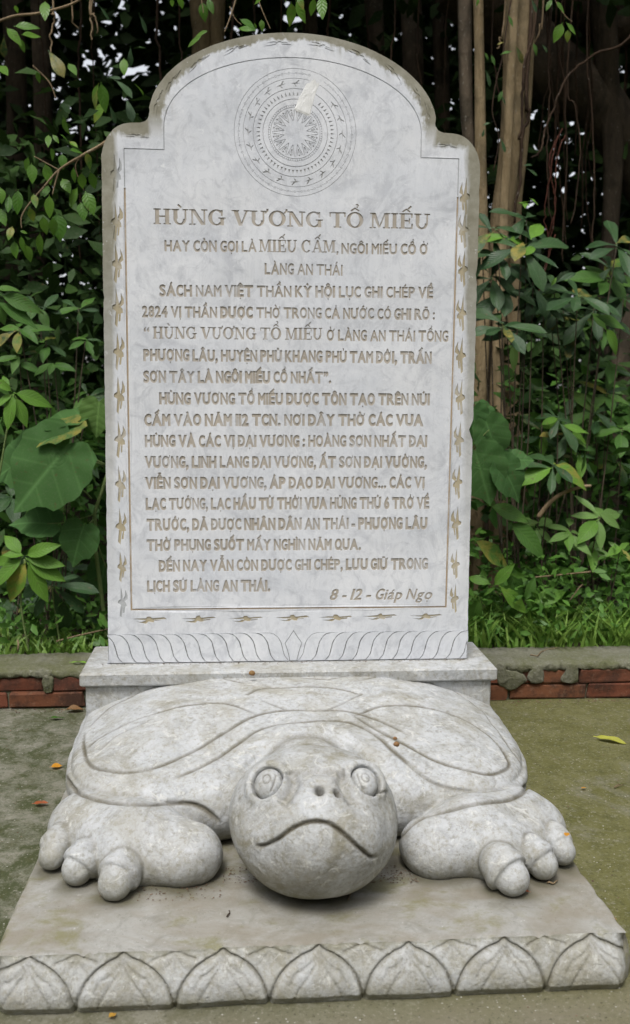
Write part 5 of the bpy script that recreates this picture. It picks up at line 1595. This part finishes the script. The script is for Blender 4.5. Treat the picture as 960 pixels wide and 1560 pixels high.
for a, b in [((230, 70), (255, 125)), ((265, 215), (305, 290)), ((350, 205), (375, 262)), ((195, 260), (250, 240)), ((125, 332), (148, 400)), ((205, 430), (185, 480)), ((190, 440), (222, 498)), ((195, 655), (218, 720)),
             ((300, 790), (345, 775)), ((320, 800), (370, 832)), ((105, 600), (145, 580)), ((120, 610), (110, 645)), ((340, -10), (365, 50)), ((120, 250), (140, 280)), ((150, 260), (170, 310)), ((390, 210), (425, 245)), ((215, 200), (180, 205))]:
    lpx('dark' if RL.random() < .6 else 'mid', z8(a), z8(b), 1.6+RL.uniform(-.1, .05), IV)

# big heart-leaved plant, left
HL = plant('heart_leaf_shrub', 150, 800, .92, 'broad heart-leaved shrub on long pale stalks left of the stele', 'shrub')
def heart(a, b, Y, parent, kind='heart', up=(0, -.8, .55), dY=0., st=None, jit=.12):
    p0 = aty(*a, Y); p1 = aty(*b, Y+dY)
    leaf(kind, p0, p1-p0, Vector(up)+Vector((RL.uniform(-jit, jit), 0, RL.uniform(-jit, jit))), float(np.linalg.norm(p1-p0)), parent, RL)
    if st: stem([aty(*st[0], .92), (aty(*st[0], .92)+p0)/2+np.array([0, 0, .015]), p0+np.array([0, .004, 0])], .0032, .0024, 'stem_green', parent)
node = (147, 777)
stem([aty(165, 965, .95)*[1, 1, 0]+[0, 0, .08], aty(150, 870, .94), aty(143, 795, .92), aty(158, 740, .92), aty(176, 680, .92)], .008, .005, 'stem_green', HL)
heart((90, 695), (13, 784), .80, HL, st=[(160, 707)], up=(.1, -.9, .4)) 
stem([aty(160, 708, .92), aty(125, 700, .86), aty(90, 695, .80)], .003, .0024, 'stem_green', HL)
heart((107, 650), (55, 676), .84, HL, up=(.1, -.35, .95), dY=-.04); stem([aty(158, 712, .92), aty(130, 680, .88), aty(107, 650, .84)], .003, .0022, 'stem_green', HL)
heart((112, 640), (36, 648), .92, HL, up=(.0, -.3, .95), dY=.02)
heart((150, 622), (146, 664), .90, HL, 'heart_pale', up=(0, -.8, .5))
heart((124, 813), (107, 865), .84, HL); stem([aty(144, 790, .92), aty(134, 800, .88), aty(124, 813, .84)], .003, .002, 'stem_green', HL)
heart((50, 690), (-25, 735), .90, HL, dY=.05)
heart((72, 798), (8, 790), .90, HL, up=(0, -.6, .8)); stem([aty(146, 783, .92), aty(105, 795, .91), aty(72, 798, .90)], .003, .002, 'stem_green', HL)
heart((158, 868), (152, 912), .98, HL)
heart((100, 815), (70, 838), .95, HL, up=(0, -.6, .8))
stem([aty(146, 790, .92), aty(150, 830, .93), aty(162, 865, .96)], .003, .002, 'stem_green', HL)
stem([aty(140, 760, .92), aty(125, 745, .90), aty(110, 736, .88)], .003, .002, 'stem_green', HL)
# heart-leaved plant, right
HR = plant('heart_leaf_shrub', 730, 800, .82, 'broad heart-leaved shrub peeping from behind the right side of the stele', 'shrub')
heart((728, 702), (751, 776), .78, HR, up=(-.1, -.95, .3)); heart((768, 716), (800, 765), .80, HR, up=(.15, -.9, .35)); heart((745, 655), (764, 706), .82, HR, up=(.2, -.9, .3))
heart((722, 630), (726, 672), .84, HR, up=(0, -.8, .5)); heart((735, 628), (760, 655), .88, HR, up=(.2, -.8, .6)); heart((780, 700), (815, 700), .84, HR, up=(.1, -.8, .6))
stem([aty(715, 960, .86)*[1, 1, 0]+[0, 0, .08], aty(705, 850, .84), aty(700, 760, .84), aty(708, 690, .84), aty(716, 640, .84)], .007, .004, 'stem_green', HR)
for a in ((728, 702), (768, 716), (745, 655)): stem([aty(706, 720, .84), (aty(706, 700, .84)+aty(*a, .8))/2, aty(*a, .8)], .003, .002, 'stem_green', HR)

def whorl(u, v, Y, kind, n, s_px, parent, axis=(0, -.65, .75), spread=.25, a0=None, base=None, mix=None):
    c = aty(u, v, Y); S = s_px*1.22*(Y-CAM[1])/F_PX; ax_ = Vector(axis).normalized()
    t1 = ax_.orthogonal().normalized(); t2 = ax_.cross(t1); a0 = RL.uniform(0, 6.28) if a0 is None else a0
    for k in range(n):
        a = a0+2*math.pi*k/n+RL.uniform(-.22, .22); el = RL.uniform(-.35, .45)
        d = (t1*math.cos(a)+t2*math.sin(a))*math.cos(el)+ax_*math.sin(el)*.9+Vector((0, 0, -.12))
        kd = kind if mix is None or RL.random() > .25 else mix
        leaf(kd, c+np.array([RL.uniform(-.008, .008), RL.uniform(-.008, .008), RL.uniform(-.02, .012)]), d, ax_+Vector((RL.uniform(-.2, .2), RL.uniform(-.2, .2), RL.uniform(-.2, .2))), S*RL.uniform(.75, 1.12), parent, RL)
    if base is not None:
        b = np.array(base, float); stem([b, b*.5+c*.5+np.array([RL.uniform(-.04, .04), .03, -.03]), c], .0035, .002, 'bark_dark', parent)

def shrub(name, label, cat, u0, Y0, whorls, kind, mix=None, group=None):
    e = plant(name, u0, 900, Y0, label, cat, group); b = np.array([e.location.x, Y0, .07])
    for (u, v, dy, n, s) in whorls: whorl(u, v, Y0+dy, kind, n, s, e, mix=mix, base=b+np.array([RL.uniform(-.05, .05), 0, 0]))
    return e
S1 = shrub('leathery_shrub', 'dark shrub with whorls of long leathery leaves just right of the upper stele', 'shrub', 790, 1.05,
      [(765, 497, -.1, 8, 52), (752, 352, .05, 7, 50), (795, 372, -.05, 7, 58), (802, 335, .1, 6, 44), (748, 420, .05, 7, 48), (770, 440, .05, 7, 52), (812, 430, .05, 6, 45), (735, 385, .1, 6, 45), (798, 505, .1, 6, 45),
       (760, 395, .0, 6, 46), (828, 455, .1, 6, 36)], 'dark')
whorl(803, 305, 1.1, 'bright', 5, 16, S1, axis=(0, -.2, 1)); whorl(812, 368, 1.0, 'bright', 2, 42, S1, a0=.2); whorl(770, 365, 1.08, 'bright', 2, 40, S1)
lpx('pale', (780, 520), (786, 560), .98, S1)
S2 = shrub('leathery_shrub', 'dark shrub with grey green whorls spreading at mid height of the far right', 'shrub', 885, 1.15,
      [(880, 452, -.1, 8, 50), (843, 432, .0, 6, 34), (905, 470, .05, 7, 50), (940, 372, .0, 6, 46), (858, 470, .1, 7, 44), (925, 430, .15, 6, 44), (950, 455, .05, 6, 44), (838, 470, .15, 6, 40), (868, 500, .1, 6, 44), (930, 410, .1, 6, 40)], 'dark')
whorl(925, 425, 1.25, 'mid', 6, 48, S2); whorl(905, 490, 1.25, 'mid', 6, 44, S2); lpx('bright', (922, 500), (946, 534), 1.0, S2); lpx('bright', (840, 436), (848, 422), 1.0, S2)
lpx('mid', (905, 480), (955, 500), 1.05, S2); lpx('mid', (900, 476), (925, 498), 1.08, S2)
S3 = shrub('leathery_shrub', 'shrub with drooping dark and yellow green leaves in a star right of the heart leaves', 'shrub', 845, 1.0,
      [(843, 708, -.05, 9, 50), (850, 640, .1, 8, 36), (862, 655, .15, 7, 38), (825, 660, .2, 6, 36), (880, 690, .15, 6, 38)], 'dark', 'bright')
S4 = shrub('lance_leaf_shrub', 'mid green shrub with pointed leaves by the speckled trunk on the right edge', 'shrub', 915, 1.25,
      [(905, 630, 0, 8, 42), (925, 600, .05, 6, 40), (890, 650, .05, 6, 36), (948, 655, -.1, 6, 40), (940, 700, .1, 6, 34), (930, 560, .1, 6, 36)], 'mid', 'dark')
S5 = shrub('pale_leaf_sapling', 'pale green sapling with blunt oval leaves low on the right', 'shrub', 905, .98,
      [(913, 786, 0, 7, 42), (868, 806, -.02, 6, 38), (895, 830, .05, 5, 36), (820, 800, .05, 5, 40), (945, 835, .0, 4, 26)], 'pale', 'bright')
S6 = plant('wavy_leaf_plant', 800, 930, .84, 'bright plant with large wavy leaves just above the wall right of the stele', 'plant')
for a, b, k_ in [((810, 919), (878, 925), 'bright'), ((812, 920), (858, 898), 'bright'), ((800, 905), (824, 968), 'bright'), ((760, 892), (806, 935), 'bright'), ((752, 893), (782, 858), 'bright'), ((772, 860), (796, 912), 'mid'),
                 ((722, 822), (772, 860), 'mid'), ((748, 890), (716, 878), 'bright'), ((738, 893), (736, 868), 'mid'), ((745, 770), (812, 792), 'mid'), ((775, 795), (842, 846), 'mid'), ((800, 915), (816, 880), 'mid'), ((790, 925), (770, 940), 'mid'), ((730, 910), (715, 960), 'mid'), ((826, 925), (812, 965), 'bright')]:
    lpx(k_, a, b, .86+RL.uniform(-.05, .05), S6, RL.uniform(-.04, .04))
stem([np.array([S6.location.x, .88, .08]), aty(790, 925, .88), aty(770, 900, .88), aty(752, 893, .87)], .004, .002, 'stem_green', S6)
stem([np.array([S6.location.x, .88, .08]), aty(800, 940, .88), aty(812, 920, .86)], .004, .002, 'stem_green', S6)
V, Fc = tube(catmull([aty(820, 788, .95), aty(838, 765, .95), aty(860, 750, .97), aty(884, 742, 1.0), aty(900, 740, 1.02)], 5), np.linspace(.009, .005, 21), 7, .12)
tag(part('dead_branch', V, Fc, MAT['twig'], None, True), 'bent dry branch leaning among the leaves low on the right', 'branch')
V, Fc = tube(catmull([aty(808, 880, .85), aty(850, 876, .85), aty(900, 871, .87)], 5), .0028, 5, .12)
tag(part('dead_branch', V, Fc, MAT['twig'], None, True), 'thin straight dry stick lying level above the grass on the right', 'branch')
V, Fc = tube(catmull([aty(868, 915, .84), aty(882, 896, .84), aty(888, 890, .86)], 4), .002, 5, .1)
tag(part('dead_branch', V, Fc, MAT['twig'], None, True), 'short dry twig slanting over the grass above the wall on the right', 'branch')
V, Fc = tube(catmull([aty(86, 977, .84), aty(120, 968, .84), aty(166, 958, .84)], 4), .0028, 5, .1)
tag(part('dead_branch', V, Fc, MAT['twig'], None, True), 'dry twig lying behind the wall left of the stele foot', 'branch')
V, Fc = tube(catmull([aty(24, 999, .80), aty(28, 985, .80), aty(27, 975, .82)], 4), .003, 5, .1)
tag(part('dead_branch', V, Fc, MAT['twig'], None, True), 'pale broken twig upright behind the wall at far left', 'branch')

# left side plants
L1 = plant('compound_leaf_plant', 20, 700, .88, 'yellow green plant with pointed leaves fanned out at the left edge', 'plant')
for a, b in [((62, 355), (235, 400)), ((62, 360), (30, 518)), ((70, 370), (120, 500)), ((55, 350), (-20, 290)), ((60, 360), (-30, 420)), ((40, 345), (10, 270))]: lpx('bright', z7(a), z7(b), .88, L1, RL.uniform(-.04, .04))
for a, b in [((0, 1400), (188, 1470)), ((-20, 1430), (190, 1560)), ((-20, 1375), (90, 1360)), ((-10, 1440), (20, 1540))]: lpx('mid', z6(a), z6(b), .9, L1)
stem_px([(21, 600), (10, 660), (-10, 780)], .9, .003, .004, 'stem_green', L1)
L2 = shrub('young_tree', 'young bright leaved shoots against the dark left of the stele at mid height', 'shrub', 70, 1.05, [(83, 558, 0, 5, 26), (30, 545, .1, 5, 30), (70, 520, .15, 5, 26), (130, 520, .2, 5, 24), (135, 600, .2, 6, 26), (30, 500, .1, 6, 34), (60, 470, .2, 6, 32), (120, 470, .25, 5, 30)], 'mid', 'dark')
L3 = plant('lobed_leaf_plant', 40, 850, .80, 'bright plant with deeply cut leaves low at the left edge', 'plant')
for a, b in [((115, 1110), (300, 1145)), ((120, 1115), (280, 1205)), ((125, 1130), (215, 1305)), ((120, 1125), (30, 1300)), ((105, 1105), (-30, 1230)), ((110, 1100), (15, 1080)), ((118, 1100), (230, 1050)), ((100, 1095), (25, 1000)), ((60, 1120), (-40, 1120))]:
    lpx('bright', z7(a), z7(b), .80, L3, RL.uniform(-.04, .04))
stem([aty(38, 852, .8), aty(32, 920, .82), np.array([L3.location.x, .82, .08])], .003, .004, 'stem_green', L3)
L4 = plant('leathery_shrub', 90, 900, .86, 'low dark shrub with long ribbed leaves at the foot of the stele on the left', 'shrub')
for a, b in [((240, 1235), (435, 1245)), ((245, 1240), (400, 1360)), ((240, 1245), (318, 1440)), ((235, 1240), (160, 1370)), ((250, 1225), (360, 1180)), ((230, 1235), (130, 1180)), ((225, 1240), (90, 1270))]:
    lpx('dark', z7(a), z7(b), .86, L4, RL.uniform(-.05, .05))
stem([aty(80, 894, .86), aty(84, 930, .87), np.array([L4.location.x, .88, .08])], .003, .004, 'stem_green', L4)
L5 = shrub('leathery_shrub', 'dull dark leaves filling the shade behind the heart-leaved shrub on the left', 'shrub', 40, 1.2, [(20, 760, 0, 7, 46), (110, 870, .05, 6, 40), (10, 860, .1, 7, 44), (60, 900, .05, 7, 36), (20, 930, .05, 6, 34), (120, 930, .1, 6, 34), (60, 740, .1, 6, 40), (130, 700, .15, 7, 40)], 'dull')
# ferns behind the heart leaves
FN = plant('fern', 100, 760, 1.15, 'fine leaved fern fronds in the shade behind the left heart leaves', 'fern')
for i, (a, b) in enumerate([((70, 790), (140, 730)), ((80, 800), (160, 790)), ((60, 760), (110, 700)), ((100, 830), (158, 850))]):
    p0, p1 = aty(*a, 1.15), aty(*b, 1.15); V = []; Fc = []; d = p1-p0; nrm = np.array([-d[2], 0, d[0]]); nrm /= np.linalg.norm(nrm)
    for k in range(22):
        t = .06+k/24; c = p0+d*t+np.array([0, 0, -.02*t*t]); L = .045*(1-t)*1.1+.004
        for s in (-1, 1):
            o = len(V); e_ = nrm*s*L+d*.05; w_ = d*.022
            V += [c, c+e_*.5+w_*.5, c+e_, c+e_*.5-w_*.5]; Fc.append((o, o+1, o+2, o+3))
    part('frond', V, Fc, MAT['mass_mid'], FN)

# ================================================================== leaf masses
def mass(name, C, size, mat, label, cat, up_bias=.5, kind='stuff', flat=.5, asp=.45, droop=.3):
    """many small folded leaves, one mesh"""
    C = np.asarray(C, float); n = len(C); rg = RNG
    s = size*rg.uniform(.6, 1.25, n)
    a = rg.uniform(0, 2*math.pi, n); el = rg.normal(-.25, .45, n)
    d = np.stack([np.cos(a)*np.cos(el), np.sin(a)*np.cos(el), np.sin(el)], 1)
    u = rg.normal(0, flat, (n, 3))+np.array([0, -.35, up_bias]); u -= d*(u*d).sum(1)[:, None]; u /= np.linalg.norm(u, axis=1)[:, None]+1e-9
    w_ = np.cross(u, d); S = s[:, None]
    v0 = C; v1 = C+d*S*.42+w_*S*asp*.5+u*S*.06; v2 = C+d*S-u*S*droop*.35; v3 = C+d*S*.42-w_*S*asp*.5+u*S*.06; v4 = C+d*S*.48-u*S*.02
    v5 = C+d*S*.80+w_*S*asp*.26-u*S*.08; v6 = C+d*S*.80-w_*S*asp*.26-u*S*.08
    V = np.stack([v0, v1, v2, v3, v4, v5, v6], 1).reshape(-1, 3)
    b = np.arange(n)[:, None]*7
    T4 = np.array([[0, 3, 6, 4], [0, 4, 5, 1]]); Fq = np.concatenate([b+T4[0], b+T4[1]], 0); Ft = np.concatenate([b+np.array([4, 6, 2]), b+np.array([4, 2, 5])], 0)
    me = bpy.data.meshes.new(name); me.vertices.add(len(V)); me.vertices.foreach_set('co', V.astype(np.float32).ravel())
    idx = np.concatenate([Fq.ravel(), Ft.ravel()]); me.loops.add(len(idx)); me.loops.foreach_set('vertex_index', idx.astype(np.int32))
    st_ = np.concatenate([np.arange(0, Fq.size, 4), Fq.size+np.arange(0, Ft.size, 3)]); tot = np.concatenate([np.full(len(Fq), 4), np.full(len(Ft), 3)])
    me.polygons.add(len(st_)); me.polygons.foreach_set('loop_start', st_.astype(np.int32)); me.polygons.foreach_set('loop_total', tot.astype(np.int32))
    me.update(calc_edges=True); me.materials.append(MAT[mat])
    o = link(name, me); tag(o, label, cat, None, kind); return o
U = RNG.uniform
def clumps(n, nc, lo, hi, rad):
    c = np.stack([U(lo[i], hi[i], nc) for i in range(3)], 1); k = RNG.integers(0, nc, n)
    return c[k]+RNG.normal(0, 1, (n, 3))*np.array(rad)
# far wall of forest, with ragged windows to the sky
n = 62000
C = np.stack([U(-7, 8.5, n), U(6.0, 8.2, n), U(-.1, 7.5, n)], 1)
holes = [(60, 85, 24), (178, 85, 34), (190, 60, 20), (215, 112, 18), (232, 30, 16), (205, 150, 16), (100, 178, 8), (440, 38, 9), (375, 8, 12), (470, 5, 8), (855, 200, 26), (866, 225, 22), (893, 95, 18), (878, 85, 14), (938, 100, 20), (950, 120, 14), (845, 80, 20), (945, 265, 12), (893, 297, 10), (910, 330, 8), (662, 110, 10), (735, 40, 8), (345, 15, 12), (75, 140, 10), (20, 60, 8), (820, 170, 10), (120, 60, 10), (790, 590, 4), (620, 60, 8)]
wgt_ = np.zeros(n)
for u, v, r in holes:
    c = aty(u, v, 7.0); rr = r*9.35/F_PX*1.22
    dd = np.hypot(C[:, 0]-c[0], C[:, 2]-c[2]); wgt_ = np.maximum(wgt_, np.clip(1.35-dd/rr, 0, 1))
C = C[RNG.random(n) > wgt_*.93]
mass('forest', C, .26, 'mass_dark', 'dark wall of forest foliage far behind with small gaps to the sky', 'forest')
C = clumps(9000, 240, (-5, 2.6, .2), (6, 5.5, 4.2), (.22, .3, .20))
keepm = np.ones(len(C), bool)
for u, v, r in holes:
    c = aty(u, v, 7.0)-CAM; c /= np.linalg.norm(c); q = C-CAM; tq = q@c; dd = np.linalg.norm(q-tq[:, None]*c, axis=1); keepm &= dd > .17
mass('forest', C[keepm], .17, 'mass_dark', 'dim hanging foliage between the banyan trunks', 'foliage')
C = np.stack([U(-8, 9, 26000), U(1.3, 9, 26000), U(3.2, 5.2, 26000)], 1); C[:, 2] += np.clip(C[:, 1]-3, 0, 6)*.45
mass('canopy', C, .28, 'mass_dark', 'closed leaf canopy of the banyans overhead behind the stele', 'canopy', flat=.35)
# undergrowth
C = np.concatenate([clumps(5200, 170, (-3.2, 1.15, .1), (-.25, 2.3, 1.0), (.10, .10, .08)), clumps(5200, 170, (.3, 1.2, .1), (3.6, 2.4, .95), (.10, .10, .08))])
mass('undergrowth', C, .085, 'mass_mid', 'tangled green undergrowth filling the shade behind the wall', 'undergrowth')
C = np.concatenate([clumps(4200, 230, (-3.2, 1.3, .7), (-.42, 3.0, 2.1), (.11, .12, .11)), clumps(2600, 150, (.6, 1.6, .5), (3.4, 2.8, 1.45), (.12, .12, .10))])
mass('undergrowth', C, .10, 'mass_dark', 'dim leafy shoots rising from the undergrowth into the shade', 'undergrowth')
C = np.concatenate([clumps(400, 40, (.42, .80, .10), (1.7, .95, .20), (.05, .04, .03)), clumps(2600, 140, (.42, .82, .09), (1.7, 1.25, .40), (.05, .05, .04)), clumps(900, 60, (-1.6, .85, .09), (-.45, 1.2, .25), (.06, .05, .03))])
mass('weeds', C, .045, 'mass_low', 'small leaved weeds and creepers close behind the wall', 'weeds')
def blades(name, P, h, mat, label):
    V = []; Fc = []
    for (x, y, z) in P:
        hh = h*RL.uniform(.5, 1.25); a = RL.uniform(0, 6.28); lean = RL.uniform(.2, .9)*hh; dx, dy = math.cos(a)*lean, math.sin(a)*lean*.7
        w_ = RL.uniform(.003, .0075); px_, py_ = -math.sin(a)*w_, math.cos(a)*w_
        if RL.random() < .5: px_, py_ = w_, 0
        o = len(V)
        for t, k_ in ((0, .7), (.35, 1.), (.7, .75)):
            cx, cy, cz = x+dx*t*t, y+dy*t*t, z+hh*t*(1-.25*t)
            V += [(cx-px_*k_, cy-py_*k_, cz), (cx+px_*k_, cy+py_*k_, cz)]
        V.append((x+dx*1.05, y+dy*1.05, z+hh*.82)); Fc += [(o, o+1, o+3, o+2), (o+2, o+3, o+5, o+4), (o+4, o+5, o+6)]
    tag(part(name, V, Fc, MAT[mat], None), label, 'grass', kind='stuff')
GC = [(RL.uniform(.45, 3.0), .77+abs(RL.gauss(0, .2))) for _ in range(210)]
def gpt(k):
    c = GC[RL.randrange(len(GC))]; return (c[0]+RL.gauss(0, .035), max(.764, c[1]+RL.gauss(0, .03)), .085)
blades('grass', [gpt(k) for k in range(4300)], .16, 'grass', 'bright green grass along the back of the wall on the right')
blades('grass', [(RL.uniform(-2.4, -.42), .775+abs(RL.gauss(0, .14)), .085) for _ in range(1100)], .085, 'grass', 'thin grass in the shade behind the wall on the left')
# unseen trees added behind the camera to hold back low front skylight
n = 16000
a_ = U(math.pi*.98, math.pi*2.02, n); rr_ = U(11, 15, n)
C = np.stack([np.cos(a_)*rr_, np.sin(a_)*rr_-1, U(0, 7.5, n)], 1)
mass('light_block_trees', C, .75, 'mass_mid', 'unseen line of leafy trees added behind the viewpoint to block low sky light', 'trees')
